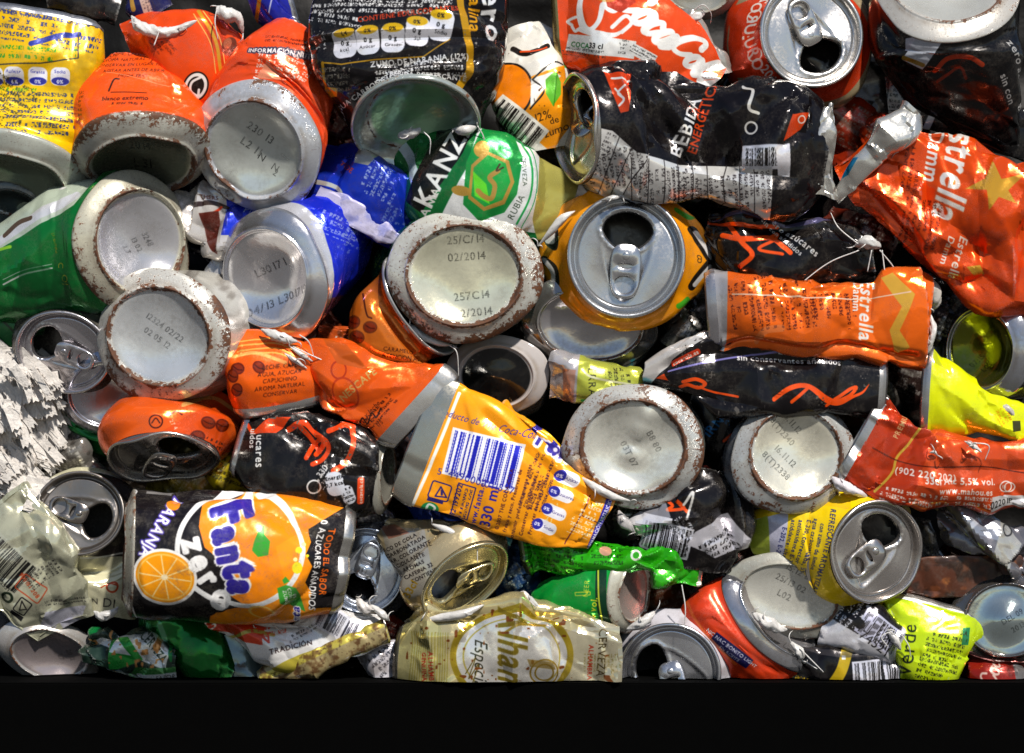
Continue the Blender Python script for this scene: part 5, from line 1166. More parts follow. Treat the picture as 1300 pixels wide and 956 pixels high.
can('crushed_can', 'dark red beer can with silver rim on the left and white small print', 'drink can',
    [(1100, 555, 40, 30, -54, 18), (1140, 588, 44, 26, -46, 22), (1180, 594, 40, 6, -42, 24), (1235, 600, 36, 0, -44, 26), (1320, 604, 26, -2, -42, 24)],
    rim0=('#b5b3b0', 3, 8), paint=p, base='#d24a1c', met=.45, rough=.26, cr=7, cell=48, creases=((.35, .3, .5, .6, 8, 12), (.4, .5, 1, .45, 5, 10)), group=GS)
# ---------------------------------------------------------------- lower row
def p(T):
    T.box(820, 666, 60, 30, '#d8d6d8', 10); T.bars(845, 680, 56, 30, 12, '#151313', '#c9c9d2', 21, None, 3); T.stroke([(836, 628), (852, 640), (846, 646), (866, 644), (858, 636), (870, 648)], 4, OR); T.poly([(880, 672), (925, 650), (940, 690), (905, 700), (870, 685)], '#b9b6bc'); T.micro(905, 690, 50, 24, 7, '#1a1818', -24, .95, 2); T.micro(862, 668, 26, 30, 6, '#d8d6d8', 60, .9, 3)
    T.stroke([(866, 640), (878, 628), (870, 655)], 3, '#e8e4dc'); T.poly([(808, 640), (840, 625), (850, 655), (822, 668)], '#c9c9d2', .6)
can('crushed_can', 'crumpled black and white can with a bent barcode between two round can ends', 'drink can',
    [(880, 604, 6, 42, -8, 20), (878, 640, 20, 60, -6, 26), (872, 675, 20, 66, 4, 24), (870, 708, 8, 60, 14, 16)], paint=p, base='#131012', met=.4, rough=.22, cr=10, cell=34, group=GS)
def p(T): T.micro(700, 705, 80, 50, 7, '#15400c', 4, .85, 2, 6); T.micro(770, 700, 40, 26, 7, '#15400c', 0, .8, 3); T.ell(806, 704, 7, 6, '#e8e8e0', ring=2.5); T.ell(768, 698, 8, 6, '#d8a080', 10)
can('crushed_can', 'bright green can crushed to a long strip with dark small print', 'drink can',
    [(672, 700, 8, -4, -32, 22), (705, 702, 20, 0, -30, 24), (760, 702, 30, 6, -20, 16), (820, 712, 34, 6, -14, 12), (856, 722, 30, 2, -22, 9), (886, 724, 22, 3, -26, 6)], rim0=('#7a8a6a', 2.5, 3), rim1=('#b8b0a0', 2, 3), paint=p, base='#2ba80e', met=.45, rough=.2, cr=7, cell=28, group=GS)
def p(T):
    T.stroke([(762, 712), (762, 760), (774, 806)], 14, '#0e3a24'); T.stroke([(758, 712), (759, 760), (768, 806)], 2, '#c9d43a'); T.text('4.8 % vol.', 750, 780, 12, '#e0e42a', -84, True); T.text('NEER', 742, 743, 9, '#d8dc3a', -84); T.box(738, 750, 5, 20, '#d8dc3a', 86, 1, 1); T.poly([(722, 770), (745, 778), (742, 792), (720, 782)], '#0a5a28')
can('crushed_can', 'green beer can with yellow "vol." print and a rust freckled white shoulder facing right', 'drink can',
    [(738, 752, 12, 8, -42, 36), (705, 756, 4, 10, -32, 26), (680, 760, -6, 6, -22, 14)],
    e0=dict(t='base', c=(806, 750, 24), R=(52, 46), n=(.80, .05, .60), wd=92, rust=.55, col='#cfccba', dome='#9a8c84', met=.2), paint=p, base='#0c9a38', met=.4, rough=.22, cr=4, group=GB)
def p(T):
    T.poly([(975, 650), (1035, 640), (1070, 650), (1060, 760), (975, 720)], '#ecc808'); T.poly([(960, 660), (1000, 650), (992, 735), (960, 710)], '#c9c8dc'); T.poly([(940, 670), (975, 655), (980, 715), (950, 705)], '#a8b83a')
    T.text('BEBIDA REFRESCANTE AROMATIZADA', 1045, 688, 9, '#20286a', 102, True, xs=.85)
    for i in range(6): T.text(('con zumo de limón', 'agua carbonatada, 5%', 'E-330, corrector de', 'antioxidante E-300', 'acidulante: citrato', 'E-202, E-211')[i], 1034 - i * 8.5, 692 - i * 1.0, 7.4, '#20286a', 102, True, xs=.95)
    T.poly([(1040, 626), (1076, 630), (1074, 645), (1038, 640)], '#e8b80c')
can('crushed_can', 'yellow can with blue print, its lid facing front with a dark round mouth, lower right', 'drink can',
    [(1024, 684, 2, -10, -52, 42), (985, 678, -6, -12, -36, 28), (955, 680, -14, -10, -24, 16)],
    e0=dict(t='lid', c=(1108, 698, 50), R=(78, 76), n=(.34, .07, .94), rot=-70, lift=4, tabrot=35, col='#bfb9b4', rough=.27, warp=.04), paint=p, base='#ecc808', met=.2, cr=4, group=GL)
can('crushed_can', 'white and blue strip with a yellow bar just above the yellow lidded can', 'drink can',
    [(1012, 660, 8, 12, -18, 10), (1050, 648, 18, 6, -18, 14), (1100, 640, 10, 4, -12, 10)], paint=lambda T: (T.box(1056, 642, 40, 8, '#ecc010', 3), T.poly([(1020, 650), (1070, 650), (1050, 672), (1015, 668)], '#2a3a8a'), T.specks(1.4)), base='#cfcabc', met=.3, cr=4, cell=24, group=GS)
can('crushed_can', 'white can end with a smeared date stamp and brown ring under the yellow lidded can', 'drink can',
    [(1010, 756, -8, 76, 20, 44), (1016, 760, -50, 68, 18, 40)],
    e0=dict(t='base', c=(998, 754, 26), R=(82, 54), n=(-.08, .1, .99), wd=14, rust=.5, col='#b5b4a8', dome='#c6c4ba', zs=.7, print=code(['15:12 B', '25/13 02', 'L02'], 1000, 738, 14, 28)), paint=lambda T: T.dirt(.4), base='#a9a79a', met=.3, cr=4, group=GB)
def p(T):
    T.box(925, 822, 58, 16, '#1a1a50', 38); T.text('NIC NAC BONITO LIGHT', 926, 819, 6.4, '#e8e6f0', 38, True); T.text('EN ACEITE', 923, 826, 6, '#e8e6f0', 38); T.stroke([(868, 752), (885, 790), (930, 840)], 4, '#e8742a', k=.6)
can('crushed_can', 'red tin with small navy label and wide bright aluminium shoulder, bottom right of centre', 'tin can',
    [(924, 828, 4, 58, 56, 30), (904, 846, -8, 50, 50, 18)],
    e0=dict(t='base', c=(986, 782, 20), R=(84, 50), n=(.48, -.46, .74), wd=45, rust=0, col='#c2c3c9', met=.9, rough=.2, dome='#b3aeb0'), paint=p, base='#cf3a16', met=.35, cr=4)
def p(T): T.text('C3', 968, 850, 13, '#2a2a2c', -20, True); T.poly([(985, 835), (1008, 830), (998, 850)], '#a82414'); T.dirt(.2)
can('crushed_can', 'white can side with black "C3" code just above the ledge, below the red tin', 'drink can',
    [(938, 872, -14, -10, -20, 14), (968, 858, 4, -4, -22, 18), (1008, 842, 4, 4, -20, 14)], paint=p, base='#dad7d2', met=.3, cr=4, cell=44, group=GS)
def p(T):
    T.box(1100, 785, 80, 44, '#151214', 30); T.micro(1080, 788, 60, 44, 8, '#d8d6da', -54, .95, 2); T.bars(1112, 800, 48, 26, 34, '#151313', '#bdbcd0', 31, '74521', 3); T.ell(1088, 790, 6, 6, '#151214')
can('crushed_can', 'black and white can scrap with a slanting barcode, left of the lime can', 'drink can',
    [(1052, 790, 10, 10, -26, 14), (1085, 795, 24, 18, -28, 20), (1115, 810, 24, 22, -22, 18), (1140, 828, 12, 20, -12, 10)], paint=p, base='#cfcdd2', met=.35, cr=6, cell=34, group=GS)
def p(T):
    T.bars(1110, 855, 56, 34, -3, '#151313', '#d2d0d8', 41, None, 3); T.stroke([(1072, 826), (1064, 850), (1050, 872)], 14, '#c0a01a'); T.micro(1015, 862, 60, 12, 8, '#c8a41a', 14, .9, 2); T.box(1068, 832, 5, 5, '#efeee8'); T.stroke([(1020, 820), (1060, 828), (1100, 828)], 7, '#4a4648', k=.6)
can('crushed_can', 'black can with a gold diagonal and an upright barcode cut off by the ledge', 'drink can',
    [(985, 850, 8, -6, -32, 18), (1030, 852, 20, 0, -34, 22), (1085, 856, 24, 2, -34, 24), (1142, 858, 14, 4, -30, 16)], paint=p, base='#131113', met=.4, rough=.22, cr=6, cell=40, group=GS)
def p(T):
    T.text('verde', 1148, 820, 26, '#1a2410', -84, sh=.0); T.box(1221, 808, 9, 18, '#1a7a4a', 3); T.micro(1195, 820, 50, 34, 7, '#2a340c', 14, .9, 3); T.micro(1185, 850, 50, 30, 7, '#2a340c', 14, .9, 4); T.text('Schweppes, S.A.', 1202, 800, 6.5, '#2a340c', 14, True)
can('crushed_can', 'lime green can with slanting dark print and a pale upper rim, bottom right', 'drink can',
    [(1180, 776, 6, 64, 18, 16), (1180, 808, 24, 52, 17, 22), (1180, 846, 26, 40, 13, 20), (1184, 890, 14, 26, 8, 14)], rim0=('#a9a7a2', 3, 5), paint=p, base='#b9d210', met=.35, rough=.22, cr=7, cell=46, group=GS)
can('crushed_can', 'silver can end with a bulging mirror dome over a dark red can, bottom right corner', 'drink can',
    [(1270, 815, -8, 62, 6, 44), (1274, 840, -20, 56, 4, 38)],
    e0=dict(t='base', c=(1272, 784, 24), R=(70, 62), n=(-.05, -.10, .99), wd=0, rust=.1, col='#8f8d8c', met=.9, rough=.2, dome='#9ba7a8', zs=-.0 + .8, dents=[(0, 0, .45, -.36)], print=code(['DEL 09', '2013'], 1282, 786, 12, -30)), paint=lambda T: T.dirt(.4), base='#4a1c18', met=.4, cr=4, group=GB)
can('crushed_can', 'dark red can with pale script cut off at the bottom right corner', 'drink can',
    [(1225, 852, -8, 0, -30, 18), (1265, 852, 12, 0, -26, 24), (1320, 856, 8, 0, -26, 22)], paint=lambda T: (T.script('Coca', 1256, 848, 22, -84, '#d8b8a8'), T.poly([(1282, 838), (1310, 838), (1310, 866), (1284, 866)], '#6a6664'), T.dirt(.5, '#1a0806')), base='#8c1c10', met=.4, cr=6, cell=30, group=GS)
def p(T):
    T.poly([(1215, 650), (1275, 640), (1262, 685), (1230, 672)], '#9a9ea8'); T.stroke([(1222, 672), (1250, 652), (1268, 646)], 6, '#d4d4d8'); T.poly([(1268, 650), (1290, 690), (1276, 716), (1256, 700)], '#bdbab2'); T.ell(1274, 672, 8, 8, '#3a3a3a', ring=2)
can('crushed_can', 'grey can folded into light and dark facets under the dark red beer can', 'drink can',
    [(1196, 652, -10, -6, -18, 12), (1232, 672, 10, -14, -28, 18), (1270, 690, 14, -10, -32, 18), (1300, 700, 0, 0, -26, 12)], paint=p, base='#77757a', met=.6, rough=.24, cr=12, cell=30, group=GS)
def p(T): T.dirt(.7, '#1a0d06', 14, 3, .4); T.dirt(.45, '#8a4a22', 9, 7, .52); T.dirt(.8, '#a8682e', 16, 9, .62)
can('rusty_plate', 'dark brown rusty metal plate wedged level between the lime can and the star folded can', 'metal plate',
    [(1140, 735, 8, 0, -20, 3), (1190, 732, 10, 0, -26, 3), (1250, 732, 10, 2, -28, 3), (1330, 728, 4, 2, -26, 3)], paint=p, base='#4a2616', met=.2, rough=.5, cr=3, cell=40, sq=.7)
def p(T):
    T.poly([(480, 665), (540, 672), (555, 740), (520, 760), (495, 725)], '#c9c0ae'); 
    for i in range(7): T.text(('REFRESCO DE COLA', 'AGUA CARBONATADA', 'AZUCAR, COLORANTE', 'ACIDULANTE', 'AROMAS', 'CAFEINA 32', 'CONTIENE')[i], 498 + i * 7, 694 + i * 5.5, 7, '#2a2220', -28, True)
    T.text('33cl', 522, 745, 14, '#c89a1a', -62, True); T.poly([(480, 668), (500, 664), (520, 676), (492, 684)], '#c2684a', .6)
can('crushed_can', 'champagne coloured cone shaped can with its gold lid facing down right, tiny dark print', 'drink can',
    [(540, 702, 14, 24, -38, 30), (506, 684, 6, 16, -24, 18), (484, 672, 0, 8, -12, 8)],
    e0=dict(t='lid', c=(592, 736, 46), R=(76, 58), n=(.44, .48, .76), wd=-38, rot=160, lift=2, tabrot=0, col='#cfc6a0', rough=.24, dirt=.3), paint=p, base='#cdb98e', met=.7, rough=.22, cr=4, group=GL)
can('crushed_can', 'silver lid with a bluish shine and a knob like tab, left of the gold lid', 'drink can',
    [(462, 715, -30, 52, 0, 50), (460, 715, -70, 48, 0, 46)],
    e0=dict(t='lid', c=(464, 722, 2), R=(62, 66), n=(.04, -.06, 1), rot=110, lift=12, col='#b6bcc8', rough=.2, wd=0), paint=silver, base='#8a8a90', met=.8, cr=3, group=GL)
def p(T):
    T.poly([(505, 775), (560, 790), (575, 870), (505, 870)], '#d3c98c'); T.poly([(775, 780), (790, 780), (790, 870), (700, 870), (720, 800)], '#cfc6a8')
    for i in range(16): T.stroke([(522 + i * 3.2, 800), (520 + i * 3.2, 868)], .9, '#b0a03a', smooth=False)
    T.text('ALHAMBRA', 549, 850, 9, '#c0381e', 88, True); T.text('GENUINAMENTE', 540, 858, 8, '#c0381e', 88, True)
    T.ell(650, 830, 78, 62, '#b39a2a', ring=9); T.ell(650, 830, 70, 54, '#e6e2da'); T.ell(650, 830, 62, 48, '#c8b45a', ring=1.6)
    T.text('Alhambra', 652, 850, 50, '#8f7a1e', 90, True, sh=.25, xs=.74); T.text('Especial', 612, 840, 24, '#3a3a2a', 90, sh=.35, xs=.8); T.stroke([(592, 852), (604, 832), (596, 858), (608, 840), (600, 866)], 1.2, '#6a5a1a'); T.stroke([(640, 800), (660, 790), (690, 792)], 3, '#b89a34')
    T.ell(690, 850, 18, 18, '#a8862a', ring=2); T.ell(690, 850, 12, 12, '#a8862a', ring=2); T.specks(1.2, '#8a4a1a', 3, 5); T.poly([(668, 832), (700, 836), (704, 846), (672, 842)], '#9a7a2a', .7)
    T.text('CERVEZA', 762, 828, 13, '#4a3a1a', 92); T.text('ALHAMBRA', 749, 840, 8, '#c0381e', 92, True); T.micro(770, 840, 24, 60, 4, '#8a7a3a', 90, .7, 3)
can('crushed_can', 'cream and gold beer can with oval crest and sideways golden lettering, bottom centre', 'drink can',
    [(515, 826, 18, 4, -50, 26), (545, 822, 38, 0, -56, 32), (600, 822, 44, 0, -60, 36), (650, 822, 44, 0, -62, 36), (705, 826, 38, 0, -58, 32), (750, 836, 34, 0, -54, 28), (782, 842, 30, 0, -50, 26)],
    rim0=('#8a8578', 3, 4), paint=p, base='#d8c894', met=.7, rough=.2, cr=8, cell=50, creases=((0, .2, 1, .25, 7, 12), (.7, .2, .75, .8, 7, 11)), group=GS)
can('crushed_can', 'white can with silver lid forward, cut by the ledge right of the cream beer can', 'drink can',
    [(866, 830, -40, 60, 12, 50), (880, 822, -70, 50, 14, 40)],
    e0=dict(t='lid', c=(848, 848, 34), R=(76, 74), n=(-.14, .08, .98), rot=195, lift=14, tabrot=-60, col='#c6c6ca', rough=.22, wd=0), paint=lambda T: T.dirt(.2), base='#d2cfd6', met=.3, cr=3, group=GL)
def p(T):
    T.poly([(260, 785), (340, 790), (335, 815), (270, 802)], '#cf3a16'); T.text('55', 268, 793, 12, '#efeae4', 10, True); T.stroke([(290, 812), (320, 800), (350, 804)], 4, '#b0a04a'); T.bars(430, 790, 52, 26, 28, '#2a2a34', '#dcdae2', 51, None, 4); T.text('TRADICIÓN', 372, 818, 9, '#3a2a2a', -12, True); T.text('N', 340, 808, 16, '#c8402a', -10, True); T.micro(340, 800, 50, 16, 8, '#c8402a', -14, .8, 3); T.micro(385, 800, 40, 10, 6, '#3a3a3a', -30, .8, 3)
    T.poly([(330, 862), (345, 842), (430, 812), (495, 792), (500, 812), (440, 840), (350, 880)], '#b3a43a')
can('crushed_can', 'white can with a red corner and barcode, folded above a golden rusty rim', 'drink can',
    [(262, 786, 2, -6, -12, 8), (310, 808, 16, -14, -24, 16), (370, 818, 24, -16, -30, 20), (430, 806, 26, -14, -34, 20), (488, 796, 12, -6, -22, 10)], paint=p, base='#d8d5d2', met=.3, cr=6, cell=36, group=GS)
can('crushed_can', 'rusty golden can rim sweeping up to the right under the white barcode can', 'drink can',
    [(335, 868, 16, -8, -14, 8), (385, 846, 30, -8, -16, 10), (435, 824, 34, -6, -14, 10), (488, 800, 24, -2, -10, 6)], paint=lambda T: (T.stroke([(335, 860), (430, 815), (490, 790)], 9, '#b8aa48'), T.dirt(.75, '#4a2a12', 7, 4, .46), T.dirt(.6, '#2a1408', 3, 7, .56)), base='#9a8a60', met=.4, rough=.4, cr=3, cell=30, group=GS)
can('crushed_can', 'greyish white can scrap with faint dark marks left of the cream beer can', 'drink can',
    [(455, 835, -10, -4, -14, 10), (485, 842, 2, -6, -30, 18), (512, 850, 0, -4, -34, 16)], paint=lambda T: (T.micro(490, 835, 34, 30, 8, '#22222a', -40, .8, 2), T.dirt(.4)), base='#c4c0c6', met=.3, cr=6, cell=26, group=GS)
def p(T):
    T.poly([(110, 812), (150, 800), (190, 808), (212, 832), (212, 850), (170, 830)], '#d8d8d4'); T.stroke([(112, 806), (150, 796), (195, 806), (216, 840)], 2, '#0e7a3a'); T.text('CERVEZA', 196, 822, 9, '#3a4a3a', 48, True); T.poly([(140, 805), (165, 806), (185, 835), (150, 850), (138, 850)], '#2a9a3a'); T.poly([(150, 806), (170, 830), (140, 826)], '#f0f0ec'); T.specks(1.5, '#c88a4a', 4, 4); T.poly([(160, 868), (175, 845), (250, 848), (240, 870)], '#3a7a3a'); T.box(210, 858, 70, 9, '#d8d8d4', -3); T.text('SABOR', 212, 858, 7, '#2a2a2a', -3)
can('crushed_can', 'white and green crumpled beer can with arched top, left of the dark green can', 'drink can',
    [(108, 822, -2, 4, -16, 10), (140, 830, 16, 2, -30, 16), (180, 838, 18, -4, -36, 18), (222, 858, 8, -8, -26, 12)], paint=p, base='#20342a', met=.4, cr=9, cell=26, group=GS)
can('crushed_can', 'glossy dark green can in the shade under the large black and orange can', 'drink can',
    [(180, 788, -30, 4, -22, 20), (225, 808, -6, 10, -36, 30), (265, 836, 0, 14, -36, 30), (290, 865, -4, 14, -26, 22)], paint=lambda T: (T.stroke([(190, 790), (202, 830)], 5, '#3a8a4a'), T.stroke([(205, 790), (214, 830)], 6, '#b9c4c8', k=.4), T.text('y', 282, 858, 10, '#c8c030', 0)), base='#0a6a26', met=.65, rough=.14, cr=4, group=GS)
can('crushed_can', 'smooth grey teal can side standing upright near the ledge beside the dark green can', 'drink can',
    [(300, 815, -20, 34, 8, 22), (304, 845, -10, 34, 6, 26), (306, 890, -14, 32, 4, 26)], paint=lambda T: T.dirt(.4), base='#6f7f7e', met=.6, rough=.25, cr=4, group=GS)

# ---------------------------------------------------------------- things deeper in the heap, seen in the gaps
can('crushed_can', 'blue can with a gold band and silver rim in the shade at the very top', 'drink can',
    [(318, -6, -40, -10, -36, 24), (345, 6, -34, -12, -42, 28), (372, 18, -36, -10, -36, 24)], rim1=('#a8a6a8', 3, 4), paint=lambda T: (T.stroke([(338, -30), (330, 10), (322, 40)], 6, '#a8741a'), T.stroke([(352, -20), (344, 20)], 1.6, '#c8c8d8')), base='#1a1f8e', met=.4, cr=3, group=GS)
can('crushed_can', 'dark blue and beige banded can bottom at the top left above the orange red can', 'drink can',
    [(168, -22, -40, 6, -26, 18), (185, 0, -30, 22, -18, 20), (200, 18, -34, 20, -12, 14)], paint=lambda T: (T.stroke([(165, -10), (172, 14)], 6, '#b88a3a'), T.stroke([(180, -16), (190, 16)], 12, '#c8a898'), T.micro(190, 4, 26, 16, 4, '#3a2a3a', 75, .8, 2)), base='#1c1c50', met=.3, cr=3, group=GS)
can('crushed_can', 'dark can with greyish shoulder in the shade at the top left corner', 'drink can',
    [(60, -4, -50, -4, -18, 16), (110, 2, -50, 0, -22, 20), (150, 14, -60, 6, -22, 16)], paint=lambda T: T.dirt(.5), base='#1b1a1c', met=.4, cr=5, group=GS)
can('crushed_can', 'pale dirty can end behind the white blob at the top right of centre', 'drink can',
    [(888, -6, -50, 50, 0, 30)], e0=dict(t='base', c=(886, -10, -20), R=(56, 40), n=(0, .3, .95), rust=.2, col='#b5b2a4', wd=0), paint=lambda T: T.dirt(.4), base='#8a8880', cr=3, group=GB)
can('crushed_can', 'dark lid with a sunken mouth below the yellow can at the left edge', 'drink can',
    [(14, 282, -55, 50, 0, 30)], e0=dict(t='base', c=(12, 272, -26), R=(60, 44), n=(.05, .5, .86), rust=.05, col='#5a605e', met=.8, wd=0), paint=lambda T: T.dirt(.4), base='#3a3c3a', cr=3, group=GB)
can('crushed_can', 'dark green can seen in the gap left of the small silver lid', 'drink can',
    [(-20, 420, -40, 4, -30, 20), (20, 418, -30, 4, -30, 24), (60, 400, -40, 4, -24, 20)], paint=lambda T: T.stroke([(0, 400), (30, 430)], 3, '#0c2a1a'), base='#0c5a2a', met=.4, cr=4, group=GS)
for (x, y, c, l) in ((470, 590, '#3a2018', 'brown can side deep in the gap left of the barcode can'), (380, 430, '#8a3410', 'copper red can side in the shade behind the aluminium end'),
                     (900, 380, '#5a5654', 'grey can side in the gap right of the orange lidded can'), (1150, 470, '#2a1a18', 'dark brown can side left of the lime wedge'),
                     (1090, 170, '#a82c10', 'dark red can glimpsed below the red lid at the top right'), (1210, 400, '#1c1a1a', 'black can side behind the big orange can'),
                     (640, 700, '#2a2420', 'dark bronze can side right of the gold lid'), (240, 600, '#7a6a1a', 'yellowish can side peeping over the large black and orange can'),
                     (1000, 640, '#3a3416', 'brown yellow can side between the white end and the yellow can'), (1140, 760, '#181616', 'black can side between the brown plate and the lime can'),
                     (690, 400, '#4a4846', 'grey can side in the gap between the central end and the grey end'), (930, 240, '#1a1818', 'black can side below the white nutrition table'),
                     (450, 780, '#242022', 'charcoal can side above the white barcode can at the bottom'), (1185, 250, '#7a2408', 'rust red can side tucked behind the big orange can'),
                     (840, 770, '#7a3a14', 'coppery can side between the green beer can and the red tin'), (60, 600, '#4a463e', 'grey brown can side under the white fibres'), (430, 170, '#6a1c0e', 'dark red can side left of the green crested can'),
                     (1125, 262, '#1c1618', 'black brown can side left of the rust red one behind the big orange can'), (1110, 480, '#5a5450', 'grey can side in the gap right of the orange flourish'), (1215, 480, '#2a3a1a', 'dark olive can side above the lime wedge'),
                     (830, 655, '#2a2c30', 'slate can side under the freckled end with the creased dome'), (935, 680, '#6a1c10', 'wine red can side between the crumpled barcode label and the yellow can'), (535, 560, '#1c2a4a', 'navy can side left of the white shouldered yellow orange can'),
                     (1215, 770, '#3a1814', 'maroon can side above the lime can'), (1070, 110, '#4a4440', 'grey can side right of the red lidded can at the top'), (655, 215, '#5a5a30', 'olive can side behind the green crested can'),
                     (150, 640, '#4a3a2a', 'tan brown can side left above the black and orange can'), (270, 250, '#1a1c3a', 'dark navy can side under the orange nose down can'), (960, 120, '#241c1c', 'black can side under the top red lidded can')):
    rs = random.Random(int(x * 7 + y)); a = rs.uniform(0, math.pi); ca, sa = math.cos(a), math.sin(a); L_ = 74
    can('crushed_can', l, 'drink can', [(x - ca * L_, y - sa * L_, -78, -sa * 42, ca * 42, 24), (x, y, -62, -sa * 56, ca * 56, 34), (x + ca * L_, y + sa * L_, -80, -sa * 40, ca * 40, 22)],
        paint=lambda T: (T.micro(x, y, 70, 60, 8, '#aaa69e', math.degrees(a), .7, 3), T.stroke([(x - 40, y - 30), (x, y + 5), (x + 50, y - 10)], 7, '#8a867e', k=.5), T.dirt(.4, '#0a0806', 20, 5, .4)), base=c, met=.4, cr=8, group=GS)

for (x, y, a, wd, c, met_, l) in ((808, 656, .3, 26, '#a9a6a4', .7, 'small bare silver scrap below the end with the creased dome'), (906, 640, 1.2, 24, '#b8321a', .4, 'small red scrap left of the creamy stamped end'),
        (1082, 508, 1.4, 26, '#4a2a26', .4, 'brownish scrap just right of the black can with the orange flourish'), (1120, 520, 1.0, 22, '#8c8a8a', .7, 'narrow grey scrap above the dark red beer can rim'), (884, 408, 2.1, 28, '#9a9895', .7, 'bare grey scrap between the tab down lid and the orange beer can'),
        (1192, 412, .5, 26, '#3c3a3a', .5, 'charcoal scrap left of the olive domed can'), (1095, 292, .4, 24, '#5c1c10', .4, 'dark red scrap beside the pinched black can'), (905, 742, .7, 26, '#6a6866', .6, 'grey scrap between the green strip can and the stamped end'),
        (474, 664, 1.3, 24, '#7c7a80', .7, 'pale grey scrap right of the black and orange can'), (300, 600, .5, 20, '#c4b018', .3, 'yellow scrap over the black and orange can'), (655, 736, 1.1, 26, '#2a5a8a', .5, 'steel blue scrap right of the gold lid'),
        (1160, 690, .9, 24, '#8a8784', .6, 'grey white scrap right of the yellow lidded can'), (690, 330, 1.9, 20, '#7a7878', .6, 'grey scrap right of the large central end'), (500, 800, .4, 22, '#8a2a1a', .4, 'dull red scrap left above the cream beer can'),
        (1120, 180, .8, 26, '#c23a14', .45, 'red orange scrap above the silver neck'), (395, 300, 1.2, 20, '#d8d4d0', .4, 'white scrap at the top of the bright blue body'), (440, 440, .2, 26, '#c4501a', .4, 'copper orange scrap left of the copper coloured can'),
        (980, 245, .1, 20, '#8a8680', .6, 'long grey scrap under the white nutrition table'), (1240, 730, .2, 22, '#5a3018', .3, 'brown scrap behind the rusty plate'), (100, 590, 1.0, 24, '#7a7670', .5, 'grey scrap left of the lid with round tab')):
    ca, sa = math.cos(a), math.sin(a)
    can('can_scrap', l, 'metal scrap', [(x - ca * 46, y - sa * 46, -52, -sa * wd * .6, ca * wd * .6, 8), (x - ca * 10, y - sa * 10, -34, -sa * wd, ca * wd, 13), (x + ca * 42, y + sa * 42, -50, -sa * wd * .7, ca * wd * .7, 9)],
        paint=lambda T: (T.micro(x, y, 50, 26, 7, '#e0dcd2' if hexc(c).mean() < .5 else '#2a2624', math.degrees(a), .75, 3), T.dirt(.5, '#15100c', 12, 5, .42)), base=c, met=met_, cr=6, cell=24, group='torn scraps of can filling the gaps')

# ---------------------------------------------------------------- white plastic scraps and threads
scrap('white knotted lump on the shoulder of the orange red can at the top left', [(165, 18, 12, 6), (178, 34, 26, 12), (200, 42, 28, 11), (225, 38, 26, 9), (250, 26, 24, 8)], threads=[[(276, 12, 30), (274, 30, 34), (278, 52, 34)], [(205, 40, 36), (198, 60, 38)]])
scrap('grey white lump beside the blue banded can at the top', [(275, 8, 14, 9), (286, 18, 20, 14), (302, 24, 16, 10), (308, 42, 8, 5)])
scrap('round white wad on the red label with the white triangle', [(384, 112, 34, 7), (394, 120, 40, 14), (400, 132, 38, 9)])
scrap('translucent blob hanging from the silver mouth of the large black can', [(505, 172, 46, 10), (520, 170, 54, 9), (535, 164, 56, 8)], threads=[[(538, 168, 56), (546, 178, 58), (545, 196, 52)]])
scrap('smooth grey bead at the right tip of the silver mouth', [(575, 164, 48, 6), (590, 166, 54, 10), (606, 160, 46, 6)], nz=.15, threads=[[(606, 160, 50), (614, 176, 46), (611, 200, 40)]])
scrap('grey white rag in the dark gap left of the deep blue can', [(440, 204, 0, 4), (455, 200, 10, 10), (470, 190, 8, 5)])
scrap('white melted blob beside the lid seen at the top right', [(868, 28, 10, 7), (882, 22, 16, 9), (895, 16, 12, 6)], threads=[[(880, 14, 16), (892, 8, 22), (902, 18, 18), (902, 30, 10)]])
scrap('white crumb left of the tilted table label', [(1142, 192, 40, 3), (1134, 188, 54, 7), (1124, 190, 52, 4)])
scrap('white strand running from the green crest can to the orange lidded can', [(683, 312, 30, 3), (698, 296, 40, 6), (714, 278, 44, 8), (730, 268, 40, 4)], nz=.2)
scrap('small white tatter on top of the round silver rim', [(764, 254, 56, 2), (776, 252, 64, 5), (790, 249, 62, 3)])
scrap('white caulk like bead under the large central can end', [(508, 406, 20, 4), (520, 416, 32, 8), (540, 428, 32, 8), (560, 436, 30, 6), (575, 438, 26, 3)], threads=[[(570, 438, 32), (580, 448, 36), (582, 480, 30)]])
scrap('grey white wad at the lower left of the shiny aluminium end', [(330, 418, 38, 5), (346, 424, 50, 9), (362, 430, 52, 9), (378, 434, 46, 6)], threads=[[(380, 425, 50), (392, 434, 52), (398, 452, 48)], [(372, 440, 50), (412, 458, 50), (440, 466, 46)]])
scrap('pair of pale sticks of plastic on the orange can with gold stripes', [(360, 448, 50, 2.5), (375, 458, 54, 4.5), (390, 468, 50, 2.5)], nz=.05)
scrap('pale stick of plastic lying just right of its twin', [(368, 440, 50, 2.5), (383, 450, 55, 4.5), (397, 459, 50, 2.5)], nz=.05)
scrap('white splash of threads over the pinched black can at the right', [(1086, 312, 30, 6), (1100, 308, 44, 12), (1118, 314, 44, 9)], nz=.4, threads=[[(1090, 318, 44), (1050, 335, 40), (1002, 372, 42)], [(1105, 318, 48), (1100, 345, 46)], [(1115, 318, 48), (1130, 335, 44), (1142, 352, 40)], [(1092, 312, 40), (1066, 290, 36), (1056, 270, 30)], [(1118, 318, 48), (1121, 345, 50)]])
scrap('thick white plug of plastic right of the orange beer can', [(1160, 348, 28, 8), (1176, 362, 34, 16), (1186, 382, 32, 14), (1180, 396, 28, 6)], col='#b9b4ac')
scrap('frayed white line down the right end of the orange beer can', [(1178, 392, 44, 3), (1184, 415, 50, 6), (1180, 438, 50, 6), (1172, 455, 44, 3)], nz=.5)
